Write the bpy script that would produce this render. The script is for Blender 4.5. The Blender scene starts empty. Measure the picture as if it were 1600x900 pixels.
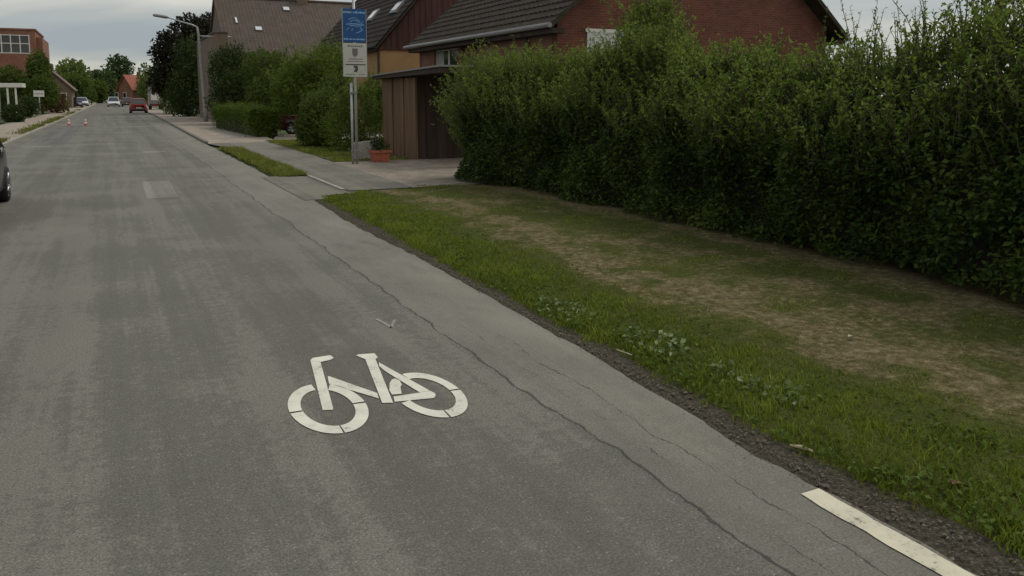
import bpy, math, random
import numpy as np
from mathutils import Vector

R = math.radians
rnd = random.Random(7)
rng = np.random.default_rng(11)
S = bpy.context.scene
COL = S.collection

# ------------------------------------------------------------------ camera
CAM_H, FPX, CX, CY, VX, VY = 1.85, 1250.0, 800.0, 300.0, 170.0, 149.0
TH = math.atan((CY - VY) / FPX)
PSI = math.atan((CX - VX) / FPX * math.cos(TH))
cd = bpy.data.cameras.new('camera')
cam = bpy.data.objects.new('camera', cd)
COL.objects.link(cam)
cam.location = (0, 0, CAM_H)
cam.rotation_euler = (R(90) - TH, 0, -PSI)
cd.sensor_width = 36
cd.lens = 36 * FPX / 1600
cd.shift_y = -150 / 1600
cd.clip_start, cd.clip_end = 0.05, 3000
S.camera = cam

# ------------------------------------------------------------------ sky and sun
SKY_OFF = (0.20, 5.80, 10.20)
SUN_EL, SUN_AZ = R(55), R(70)       # azimuth from +Y (down the road) towards +X
w = bpy.data.worlds.new('World')
S.world = w
w.use_nodes = True
nt = w.node_tree
nt.nodes.clear()


def nd(tree, kind, **kw):
    n = tree.nodes.new(kind)
    for k, v in kw.items():
        if k.startswith('i_'):
            n.inputs[k[2:].replace('_', ' ')].default_value = v
        else:
            setattr(n, k, v)
    return n


def mth(tree, op, a, b=None, c=None, clamp=False):
    n = tree.nodes.new('ShaderNodeMath')
    n.operation = op
    n.use_clamp = clamp
    for i, v in enumerate((a, b, c)):
        if v is None:
            continue
        if isinstance(v, (int, float)):
            n.inputs[i].default_value = v
        else:
            tree.links.new(v, n.inputs[i])
    return n.outputs[0]


def ramp(tree, fac, stops, interp='LINEAR'):
    n = tree.nodes.new('ShaderNodeValToRGB')
    n.color_ramp.interpolation = interp
    e = n.color_ramp.elements
    while len(e) < len(stops):
        e.new(0.5)
    for el, (p, c) in zip(e, stops):
        el.position = p
        el.color = (c, c, c, 1) if isinstance(c, (int, float)) else (*c, 1)
    if fac is not None:
        tree.links.new(fac, n.inputs[0])
    return n.outputs[0]


def mixc(tree, fac, a, b, mode='MIX'):
    n = tree.nodes.new('ShaderNodeMix')
    n.data_type = 'RGBA'
    n.blend_type = mode
    for i, v in ((0, fac), (6, a), (7, b)):
        if isinstance(v, (int, float)):
            n.inputs[i].default_value = v
        elif isinstance(v, tuple):
            n.inputs[i].default_value = (*v, 1)
        else:
            tree.links.new(v, n.inputs[i])
    return n.outputs[2]


sky = nd(nt, 'ShaderNodeTexSky', sky_type='NISHITA', sun_disc=False, sun_elevation=SUN_EL, sun_rotation=SUN_AZ)
tc = nd(nt, 'ShaderNodeTexCoord')
sep = nd(nt, 'ShaderNodeSeparateXYZ')
nt.links.new(tc.outputs['Generated'], sep.inputs[0])
zup = mth(nt, 'MAXIMUM', sep.outputs[2], 0.0)
den = mth(nt, 'ADD', zup, 0.13)
cmb = nd(nt, 'ShaderNodeCombineXYZ')
nt.links.new(mth(nt, 'DIVIDE', sep.outputs[0], den), cmb.inputs[0])
nt.links.new(mth(nt, 'DIVIDE', sep.outputs[1], den), cmb.inputs[1])
nz = nd(nt, 'ShaderNodeTexNoise', i_Scale=0.36, i_Detail=5.0, i_Roughness=0.48, i_Distortion=0.5)
off = nd(nt, 'ShaderNodeVectorMath', operation='ADD')
nt.links.new(cmb.outputs[0], off.inputs[0])
off.inputs[1].default_value = SKY_OFF
nt.links.new(off.outputs[0], nz.inputs['Vector'])
cl = ramp(nt, nz.outputs['Fac'], [(0.38, (0.27, 0.305, 0.33)), (0.47, (0.345, 0.365, 0.357)), (0.52, (0.48, 0.475, 0.43)), (0.60, (0.74, 0.70, 0.62))])
# an overcast sky is brighter overhead than at the horizon
grad = mth(nt, 'ADD', mth(nt, 'MULTIPLY', mth(nt, 'POWER', zup, 1.2), 1.25), 1.2)
vm = nd(nt, 'ShaderNodeVectorMath', operation='SCALE')
nt.links.new(cl, vm.inputs[0])
nt.links.new(grad, vm.inputs['Scale'])
b1 = nd(nt, 'ShaderNodeBackground', i_Strength=0.10)
b2 = nd(nt, 'ShaderNodeBackground', i_Strength=1.0)
nt.links.new(sky.outputs[0], b1.inputs[0])
nt.links.new(vm.outputs[0], b2.inputs[0])
mx = nd(nt, 'ShaderNodeMixShader', i_Fac=0.88)
nt.links.new(b1.outputs[0], mx.inputs[1])
nt.links.new(b2.outputs[0], mx.inputs[2])
wo = nd(nt, 'ShaderNodeOutputWorld')
nt.links.new(mx.outputs[0], wo.inputs[0])

sl = bpy.data.lights.new('sun', 'SUN')
sl.energy, sl.angle, sl.color = 1.25, R(16), (1.0, 0.95, 0.86)
sun = bpy.data.objects.new('sun', sl)
COL.objects.link(sun)
sd = Vector((math.sin(SUN_AZ) * math.cos(SUN_EL), math.cos(SUN_AZ) * math.cos(SUN_EL), math.sin(SUN_EL)))
sun.rotation_euler = (-sd).to_track_quat('-Z', 'Y').to_euler()
sun.location = (0, 0, 40)

S.view_settings.view_transform = 'Standard'
S.view_settings.look = 'None'
S.view_settings.exposure = 0.0
S.view_settings.gamma = 1
S.view_settings.use_curve_mapping = False
S.render.engine = 'CYCLES'
S.cycles.use_denoising = True
S.cycles.max_bounces = 6
S.cycles.transparent_max_bounces = 6

# ------------------------------------------------------------------ survey helpers: pixel of the 1600x900 photo -> place
_F = np.array([math.sin(PSI) * math.cos(TH), math.cos(PSI) * math.cos(TH), -math.sin(TH)])
_R = np.array([math.cos(PSI), -math.sin(PSI), 0.0])
_U = np.cross(_R, _F)


def ray(px, py):
    return _F + _R * (px - CX) / FPX - _U * (py - CY) / FPX


def G(px, py, z=0.0):
    d = ray(px, py)
    return np.array([0, 0, CAM_H]) + d * ((z - CAM_H) / d[2])


def AY(px, py, Y):
    d = ray(px, py)
    return np.array([0, 0, CAM_H]) + d * (Y / d[1])


def AX(px, py, X):
    d = ray(px, py)
    return np.array([0, 0, CAM_H]) + d * (X / d[0])


# ------------------------------------------------------------------ objects
def tag(o, label=None, cat=None, group=None, kind=None):
    if label: o['label'] = label
    if cat: o['category'] = cat
    if group: o['group'] = group
    if kind: o['kind'] = kind
    return o


def thing(name, label, cat, loc=(0, 0, 0), rz=0.0, group=None):
    o = bpy.data.objects.new(name, None)
    o.empty_display_size = 0.2
    COL.objects.link(o)
    o.location = tuple(float(v) for v in loc)
    o.rotation_euler = (0, 0, rz)
    return tag(o, label, cat, group)


def copy_tree(o, parent=None):
    c = o.copy()
    COL.objects.link(c)
    c.parent = parent
    for ch in list(o.children):
        copy_tree(ch, c)
    return c


def wloc(o):
    v = Vector((0, 0, 0))
    while o is not None:
        v += o.location
        o = o.parent
    return v


class MB:
    def __init__(s):
        s.v, s.f, s.sm = [], [], []

    def add(s, vs, fs, smooth=False):
        n = len(s.v)
        s.v += [tuple(map(float, p)) for p in vs]
        s.f += [tuple(n + i for i in f) for f in fs]
        s.sm += [smooth] * len(fs)
        return s

    def box(s, x0, x1, y0, y1, z0, z1):
        return s.add([(x0, y0, z0), (x1, y0, z0), (x1, y1, z0), (x0, y1, z0), (x0, y0, z1), (x1, y0, z1), (x1, y1, z1), (x0, y1, z1)],
                     [(0, 3, 2, 1), (4, 5, 6, 7), (0, 1, 5, 4), (1, 2, 6, 5), (2, 3, 7, 6), (3, 0, 4, 7)])

    def hexa(s, a, b):
        """a, b: two quads (4 points each), joined"""
        return s.add(list(a) + list(b), [(3, 2, 1, 0), (4, 5, 6, 7), (0, 1, 5, 4), (1, 2, 6, 5), (2, 3, 7, 6), (3, 0, 4, 7)])

    def slab(s, quad, t):
        """a quad thickened by t along its normal"""
        q = [Vector(p) for p in quad]
        n = (q[1] - q[0]).cross(q[3] - q[0]).normalized() * t
        return s.hexa([p for p in q], [p + n for p in q])

    def prism(s, poly, axis, t0, t1):
        """poly of 2D points extruded along axis ('x','y','z')"""
        def P(a, b, t):
            return {'x': (t, a, b), 'y': (a, t, b), 'z': (a, b, t)}[axis]
        n = len(poly)
        vs = [P(a, b, t0) for a, b in poly] + [P(a, b, t1) for a, b in poly]
        fs = [tuple(range(n))[::-1], tuple(range(n, 2 * n))] + [(i, (i + 1) % n, n + (i + 1) % n, n + i) for i in range(n)]
        return s.add(vs, fs)

    def tube(s, pts, rs, n=8, smooth=True, cap=True):
        pts = [Vector(tuple(map(float, p))) for p in pts]
        if isinstance(rs, (int, float)): rs = [rs] * len(pts)
        vs = []
        for i, p in enumerate(pts):
            d = (pts[min(i + 1, len(pts) - 1)] - pts[max(i - 1, 0)]).normalized()
            a = d.orthogonal().normalized() if abs(d.z) < 0.9 else Vector((1, 0, 0)).cross(d).normalized()
            if i and abs(d.z) < 0.9:
                a = (pa - d * pa.dot(d)).normalized()
            pa = a
            b = d.cross(a)
            for k in range(n):
                t = 2 * math.pi * k / n
                vs.append(p + (a * math.cos(t) + b * math.sin(t)) * rs[i])
        fs = [(i * n + k, i * n + (k + 1) % n, (i + 1) * n + (k + 1) % n, (i + 1) * n + k) for i in range(len(pts) - 1) for k in range(n)]
        s.add(vs, fs, smooth)
        if cap:
            m = len(s.v) - len(vs)
            s.f += [tuple(m + k for k in range(n))[::-1], tuple(m + (len(pts) - 1) * n + k for k in range(n))]
            s.sm += [False, False]
        return s

    def lathe(s, prof, c, axis='z', n=24, smooth=True):
        """prof: list of (radius, along)"""
        vs = []
        for r, h in prof:
            for k in range(n):
                t = 2 * math.pi * k / n
                a, b = r * math.cos(t), r * math.sin(t)
                q = {'z': (a, b, h), 'x': (h, a, b), 'y': (b, h, a)}[axis]
                vs.append((c[0] + q[0], c[1] + q[1], c[2] + q[2]))
        fs = [(i * n + k, i * n + (k + 1) % n, (i + 1) * n + (k + 1) % n, (i + 1) * n + k) for i in range(len(prof) - 1) for k in range(n)]
        return s.add(vs, fs, smooth)

    def build(s, name, mat, parent=None, label=None, bevel=0, world=True, attr=None):
        me = bpy.data.meshes.new(name)
        off = wloc(parent) if (parent is not None and world) else Vector((0, 0, 0))
        me.from_pydata([tuple(Vector(v) - off) for v in s.v], [], s.f)
        me.polygons.foreach_set('use_smooth', s.sm)
        me.validate()
        me.materials.append(mat)
        o = bpy.data.objects.new(name, me)
        COL.objects.link(o)
        if parent is not None: o.parent = parent
        if label: o['label'] = label
        if bevel:
            b = o.modifiers.new('bevel', 'BEVEL')
            b.width, b.segments, b.limit_method = bevel, 2, 'ANGLE'
        return o


def raw_mesh(name, v, f, mat, parent=None, attrs=None, smooth=False):
    """v (n,3) array, f (m,k) index array"""
    me = bpy.data.meshes.new(name)
    n, (m, k) = len(v), f.shape
    me.vertices.add(n)
    off = wloc(parent) if parent is not None else Vector((0, 0, 0))
    me.vertices.foreach_set('co', (v - np.array(off)).astype(np.float32).ravel())
    me.loops.add(m * k)
    me.loops.foreach_set('vertex_index', f.astype(np.int32).ravel())
    me.polygons.add(m)
    me.polygons.foreach_set('loop_start', np.arange(0, m * k, k, dtype=np.int32))
    me.polygons.foreach_set('use_smooth', np.full(m, smooth))
    for an, av in (attrs or {}).items():
        at = me.attributes.new(an, 'FLOAT', 'POINT')
        at.data.foreach_set('value', av.astype(np.float32))
    me.update(calc_edges=True)
    me.materials.append(mat)
    o = bpy.data.objects.new(name, me)
    COL.objects.link(o)
    if parent is not None: o.parent = parent
    return o


def vnoise(x, y, seed=0):
    """smooth value noise in 0..1"""
    x, y = np.asarray(x, float), np.asarray(y, float)
    xi, yi = np.floor(x).astype(np.int64), np.floor(y).astype(np.int64)
    fx, fy = x - xi, y - yi
    fx, fy = fx * fx * (3 - 2 * fx), fy * fy * (3 - 2 * fy)

    def h(a, b):
        n = (a * 374761393 + b * 668265263 + seed * 974634777) & 0xffffffff
        n = ((n ^ (n >> 13)) * 1274126177) & 0xffffffff
        return ((n ^ (n >> 16)) & 0xffff) / 65535.0
    return (h(xi, yi) * (1 - fx) + h(xi + 1, yi) * fx) * (1 - fy) + (h(xi, yi + 1) * (1 - fx) + h(xi + 1, yi + 1) * fx) * fy


def fnoise(x, y, seed=0, octv=3):
    t, a, s = 0, 0.5, 0
    for i in range(octv):
        t = t + a * vnoise(np.asarray(x) * 2 ** i, np.asarray(y) * 2 ** i, seed + i)
        s += a
        a *= 0.5
    return t / s


# ------------------------------------------------------------------ materials
def base_mat(name):
    m = bpy.data.materials.new(name)
    m.use_nodes = True
    t = m.node_tree
    p = t.nodes['Principled BSDF']
    return m, t, p


def pos(t):
    return t.nodes.new('ShaderNodeNewGeometry').outputs['Position']


def noise(t, vec, scale, detail=3, rough=0.55, stretch=None):
    n = nd(t, 'ShaderNodeTexNoise', i_Scale=scale, i_Detail=float(detail), i_Roughness=rough)
    if stretch:
        mp = nd(t, 'ShaderNodeMapping')
        mp.inputs['Scale'].default_value = stretch
        t.links.new(vec, mp.inputs[0])
        vec = mp.outputs[0]
    t.links.new(vec, n.inputs['Vector'])
    return n.outputs['Fac']


def bump(t, p, h, strength=0.3, dist=0.02):
    b = nd(t, 'ShaderNodeBump', i_Strength=strength, i_Distance=dist)
    t.links.new(h, b.inputs['Height'])
    t.links.new(b.outputs[0], p.inputs['Normal'])


def plain(name, col, rough=0.6, metal=0.0, var=0.18, scale=6.0, spec=0.4, bmp=0.0, obj_coords=True):
    m, t, p = base_mat(name)
    v = nd(t, 'ShaderNodeTexCoord').outputs['Object'] if obj_coords else pos(t)
    n = noise(t, v, scale, 5, 0.65)
    lo = tuple(c * (1 - var) for c in col)
    hi = tuple(min(1, c * (1 + var)) for c in col)
    t.links.new(ramp(t, n, [(0.3, lo), (0.7, hi)]), p.inputs['Base Color'])
    p.inputs['Roughness'].default_value = rough
    p.inputs['Metallic'].default_value = metal
    p.inputs['Specular IOR Level'].default_value = spec
    if bmp: bump(t, p, n, bmp, 0.02)
    return m


def leaf_mat(name, c0, c1, c2, trans=0.3, rough=0.6, spec=0.15):
    m, t, p = base_mat(name)
    a = nd(t, 'ShaderNodeAttribute', attribute_name='tone')
    c = ramp(t, a.outputs['Fac'], [(0.0, c0), (0.5, c1), (1.0, c2)])
    t.links.new(c, p.inputs['Base Color'])
    p.inputs['Roughness'].default_value = rough
    p.inputs['Specular IOR Level'].default_value = spec
    tr = nd(t, 'ShaderNodeBsdfTranslucent')
    t.links.new(c, tr.inputs[0])
    ms = nd(t, 'ShaderNodeMixShader', i_Fac=trans)
    t.links.new(p.outputs[0], ms.inputs[1])
    t.links.new(tr.outputs[0], ms.inputs[2])
    t.links.new(ms.outputs[0], t.nodes['Material Output'].inputs[0])
    return m


def asphalt_mat(name, main, cracks=False):
    m, t, p = base_mat(name)
    v = pos(t)
    sp = nd(t, 'ShaderNodeSeparateXYZ')
    t.links.new(v, sp.inputs[0])
    X, Y = sp.outputs[0], sp.outputs[1]
    big = noise(t, v, 0.55, 5, 0.6)
    streak = noise(t, v, 1.0, 5, 0.68, (1.9, 0.05, 1))
    fine = noise(t, v, 84, 4, 0.8)
    mid = noise(t, v, 14, 5, 0.75)
    val = mth(t, 'ADD', mth(t, 'MULTIPLY', big, 0.55), mth(t, 'MULTIPLY', streak, 0.85))
    val = mth(t, 'ADD', val, mth(t, 'MULTIPLY', mid, 0.5))
    k = ramp(t, val, [(0.66, 0.70), (0.93, 0.97), (1.22, 1.24)])
    col = mixc(t, 1.0, main, k, 'MULTIPLY')
    fk = ramp(t, fine, [(0.28, 0.45), (0.5, 0.98), (0.64, 1.35), (0.78, 2.4)])
    col = mixc(t, 0.62, col, fk, 'MULTIPLY')
    # pale stone chips
    vo = nd(t, 'ShaderNodeTexVoronoi', i_Scale=60.0)
    t.links.new(v, vo.inputs['Vector'])
    chips = mth(t, 'MULTIPLY', mth(t, 'LESS_THAN', vo.outputs['Distance'], 0.28), mth(t, 'GREATER_THAN', nd_sep(t, vo.outputs['Color']), 0.93))
    col = mixc(t, mth(t, 'MULTIPLY', chips, 0.42), col, (0.36, 0.335, 0.28))
    if cracks:
        wig = noise(t, v, 1.1, 6, 0.62)
        cx = mth(t, 'ADD', X, mth(t, 'MULTIPLY', mth(t, 'SUBTRACT', wig, 0.5), 0.26))
        # paler strip of newer asphalt along the kerb side of the long crack
        side = ramp(t, mth(t, 'SUBTRACT', cx, 2.24), [(0.0, 0.0), (0.04, 0.66), (0.36, 0.78), (0.62, 1.0)])
        side = mth(t, 'MULTIPLY', side, ramp(t, mth(t, 'MULTIPLY', Y, 0.05), [(0.09, 0.62), (0.24, 1.0)]))
        pale = ramp(t, noise(t, v, 1.0, 6, 0.7, (1.6, 0.5, 1)), [(0.36, 0.0), (0.64, 1.0)])
        col = mixc(t, mth(t, 'MULTIPLY', side, 0.62), col, mixc(t, pale, (0.158, 0.147, 0.121), (0.245, 0.225, 0.182)))
        col = mixc(t, 0.62, col, fk, 'MULTIPLY')
        # dusty wheel tracks and a darker oily lane centre
        def band(c, wd):
            return ramp(t, mth(t, 'ABSOLUTE', mth(t, 'SUBTRACT', cx, c)), [(0.0, 1.0), (wd, 0.0)])
        gate = ramp(t, noise(t, v, 0.3, 3, 0.6, (1, 0.3, 1)), [(0.35, 0.25), (0.65, 1.0)])
        col = mixc(t, mth(t, 'MULTIPLY', mth(t, 'MULTIPLY', band(1.45, 0.55), gate), 0.36), col, (0.082, 0.072, 0.066))
        col = mixc(t, mth(t, 'MULTIPLY', mth(t, 'MULTIPLY', band(-0.55, 0.3), gate), 0.36), col, (0.086, 0.080, 0.068))
        col = mixc(t, mth(t, 'MULTIPLY', mth(t, 'MULTIPLY', band(-1.7, 0.9), gate), 0.36), col, (0.086, 0.080, 0.068))
        dn_ = noise(t, v, 0.9, 6, 0.7, (1, 0.6, 1))
        col = mixc(t, mth(t, 'MULTIPLY', ramp(t, dn_, [(0.56, 0.0), (0.72, 1.0)]), 0.34), col, (0.215, 0.20, 0.165))
        ol = noise(t, v, 0.75, 6, 0.72, (1.2, 0.5, 1))
        col = mixc(t, mth(t, 'MULTIPLY', ramp(t, ol, [(0.28, 1.0), (0.42, 0.0)]), 0.5), col, (0.07, 0.066, 0.058))
        # hairline cracks
        wth = noise(t, v, 3.0, 3, 0.6)
        def crack(c, off, wd, thr):
            w2 = noise(t, v, 1.7, 7, 0.66, (1, 1, 1)) if off is None else noise(t, v, off, 7, 0.66)
            d = mth(t, 'ABSOLUTE', mth(t, 'SUBTRACT', mth(t, 'ADD', X, mth(t, 'MULTIPLY', mth(t, 'SUBTRACT', w2, 0.5), 0.24)), c))
            ww = mth(t, 'MULTIPLY', ramp(t, wth, [(thr, 0.0), (thr + 0.22, 1.0)]), wd)
            return mth(t, 'LESS_THAN', d, ww)
        c1 = mth(t, 'LESS_THAN', mth(t, 'ABSOLUTE', mth(t, 'SUBTRACT', cx, 2.25)), mth(t, 'MULTIPLY', ramp(t, wth, [(0.25, 0.18), (0.7, 1.0)]), 0.0135))
        far = ramp(t, Y, [(0, 0), (1, 0)])
        c2 = crack(2.6, 1.6, 0.006, 0.38)
        c2 = mth(t, 'MULTIPLY', c2, mth(t, 'LESS_THAN', Y, 5.5))
        c3 = mth(t, 'MULTIPLY', crack(2.45, 2.3, 0.004, 0.5), mth(t, 'LESS_THAN', Y, 12.0))
        ck = mth(t, 'MAXIMUM', c1, mth(t, 'MAXIMUM', c2, c3))
        col = mixc(t, mth(t, 'MULTIPLY', ck, 0.68), col, (0.022, 0.021, 0.019))
    t.links.new(col, p.inputs['Base Color'])
    p.inputs['Roughness'].default_value = 0.85
    p.inputs['Specular IOR Level'].default_value = 0.25
    bump(t, p, fine, 0.45, 0.006)
    return m


def nd_sep(t, c):
    s = nd(t, 'ShaderNodeSeparateColor')
    t.links.new(c, s.inputs[0])
    return s.outputs[0]


def brick_mat(name, c1, c2, mortar, scale=1.0, bw=0.24, bh=0.0745, ground=False):
    m, t, p = base_mat(name)
    sp = nd(t, 'ShaderNodeSeparateXYZ')
    t.links.new(pos(t), sp.inputs[0])
    cb = nd(t, 'ShaderNodeCombineXYZ')
    if ground:
        t.links.new(sp.outputs[0], cb.inputs[0]); t.links.new(sp.outputs[1], cb.inputs[1])
    else:
        t.links.new(mth(t, 'ADD', sp.outputs[0], sp.outputs[1]), cb.inputs[0])
        t.links.new(sp.outputs[2], cb.inputs[1])
    b = nd(t, 'ShaderNodeTexBrick', i_Scale=1.0, i_Mortar_Size=0.006 * scale, i_Mortar_Smooth=0.2, i_Brick_Width=bw * scale, i_Row_Height=bh * scale, i_Bias=0.0)
    t.links.new(cb.outputs[0], b.inputs['Vector'])
    b.inputs['Color1'].default_value = (*c1, 1)
    b.inputs['Color2'].default_value = (*c2, 1)
    b.inputs['Mortar'].default_value = (*mortar, 1)
    n = noise(t, pos(t), 1.3, 5, 0.65)
    col = mixc(t, 1.0, b.outputs['Color'], ramp(t, n, [(0.3, 0.75), (0.7, 1.2)]), 'MULTIPLY')
    t.links.new(col, p.inputs['Base Color'])
    p.inputs['Roughness'].default_value = 0.85
    p.inputs['Specular IOR Level'].default_value = 0.25
    bump(t, p, mth(t, 'SUBTRACT', 1.0, b.outputs['Fac']), 0.4, 0.01)
    return m


def wood_mat(name, c0, c1, axis_scale=(12, 12, 0.6)):
    m, t, p = base_mat(name)
    n = noise(t, pos(t), 1.0, 6, 0.65, axis_scale)
    n2 = noise(t, pos(t), 1.0, 3, 0.6, (2.3, 2.3, 0.25))
    col = mixc(t, 1.0, ramp(t, n, [(0.3, c0), (0.7, c1)]), ramp(t, n2, [(0.3, 0.65), (0.7, 1.25)]), 'MULTIPLY')
    t.links.new(col, p.inputs['Base Color'])
    p.inputs['Roughness'].default_value = 0.75
    p.inputs['Specular IOR Level'].default_value = 0.25
    bump(t, p, n, 0.3, 0.01)
    return m


def grassground_mat():
    """soil and thatch below the blades: follows the 'dry' attribute of the verge"""
    m, t, p = base_mat('verge_soil')
    a = nd(t, 'ShaderNodeAttribute', attribute_name='dry').outputs['Fac']
    v = pos(t)
    n = noise(t, v, 14, 5, 0.7)
    n2 = noise(t, v, 60, 3, 0.7)
    green = ramp(t, n, [(0.3, (0.045, 0.05, 0.012)), (0.7, (0.085, 0.095, 0.022))])
    brown = ramp(t, n, [(0.3, (0.062, 0.050, 0.020)), (0.52, (0.145, 0.115, 0.055)), (0.72, (0.27, 0.22, 0.125))])
    col = mixc(t, ramp(t, mth(t, 'ADD', a, mth(t, 'MULTIPLY', mth(t, 'SUBTRACT', n, 0.5), 0.8)), [(0.3, 0.0), (0.7, 1.0)]), green, brown)
    col = mixc(t, 0.8, col, ramp(t, n2, [(0.3, 0.5), (0.7, 1.5)]), 'MULTIPLY')
    t.links.new(col, p.inputs['Base Color'])
    p.inputs['Roughness'].default_value = 0.95
    p.inputs['Specular IOR Level'].default_value = 0.1
    bump(t, p, mth(t, 'ADD', n, n2), 0.8, 0.03)
    return m


def blade_mat():
    m, t, p = base_mat('grass_blades')
    tone = nd(t, 'ShaderNodeAttribute', attribute_name='tone').outputs['Fac']
    dry = nd(t, 'ShaderNodeAttribute', attribute_name='dry').outputs['Fac']
    g = ramp(t, tone, [(0.0, (0.085, 0.112, 0.010)), (0.5, (0.148, 0.19, 0.017)), (1.0, (0.225, 0.265, 0.034))])
    b = ramp(t, tone, [(0.0, (0.105, 0.088, 0.030)), (0.5, (0.21, 0.172, 0.075)), (1.0, (0.38, 0.32, 0.17))])
    c = mixc(t, dry, g, b)
    t.links.new(c, p.inputs['Base Color'])
    p.inputs['Roughness'].default_value = 0.6
    p.inputs['Specular IOR Level'].default_value = 0.2
    tr = nd(t, 'ShaderNodeBsdfTranslucent')
    t.links.new(c, tr.inputs[0])
    ms = nd(t, 'ShaderNodeMixShader', i_Fac=0.3)
    t.links.new(p.outputs[0], ms.inputs[1]); t.links.new(tr.outputs[0], ms.inputs[2])
    t.links.new(ms.outputs[0], t.nodes['Material Output'].inputs[0])
    return m


def paint_mat(name, col, worn=0.5):
    m, t, p = base_mat(name)
    v = pos(t)
    n = noise(t, v, 40, 4, 0.75)
    n2 = noise(t, v, 5, 4, 0.6)
    s = mth(t, 'ADD', mth(t, 'MULTIPLY', n, 0.6), mth(t, 'MULTIPLY', n2, 0.4))
    c = mixc(t, ramp(t, s, [(worn - 0.16, 1.0), (worn - 0.06, 0.0)]), col, (0.22, 0.205, 0.17))
    c = mixc(t, 1.0, c, ramp(t, n2, [(0.3, 0.8), (0.7, 1.06)]), 'MULTIPLY')
    t.links.new(c, p.inputs['Base Color'])
    p.inputs['Roughness'].default_value = 0.7
    p.inputs['Specular IOR Level'].default_value = 0.3
    bump(t, p, n, 0.3, 0.003)
    return m


def car_paint(name, col):
    m, t, p = base_mat(name)
    n = noise(t, nd(t, 'ShaderNodeTexCoord').outputs['Object'], 3, 4, 0.6)
    t.links.new(ramp(t, n, [(0.3, tuple(c * 0.88 for c in col)), (0.7, col)]), p.inputs['Base Color'])
    p.inputs['Roughness'].default_value = 0.25
    p.inputs['Coat Weight'].default_value = 0.35
    return m


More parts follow.
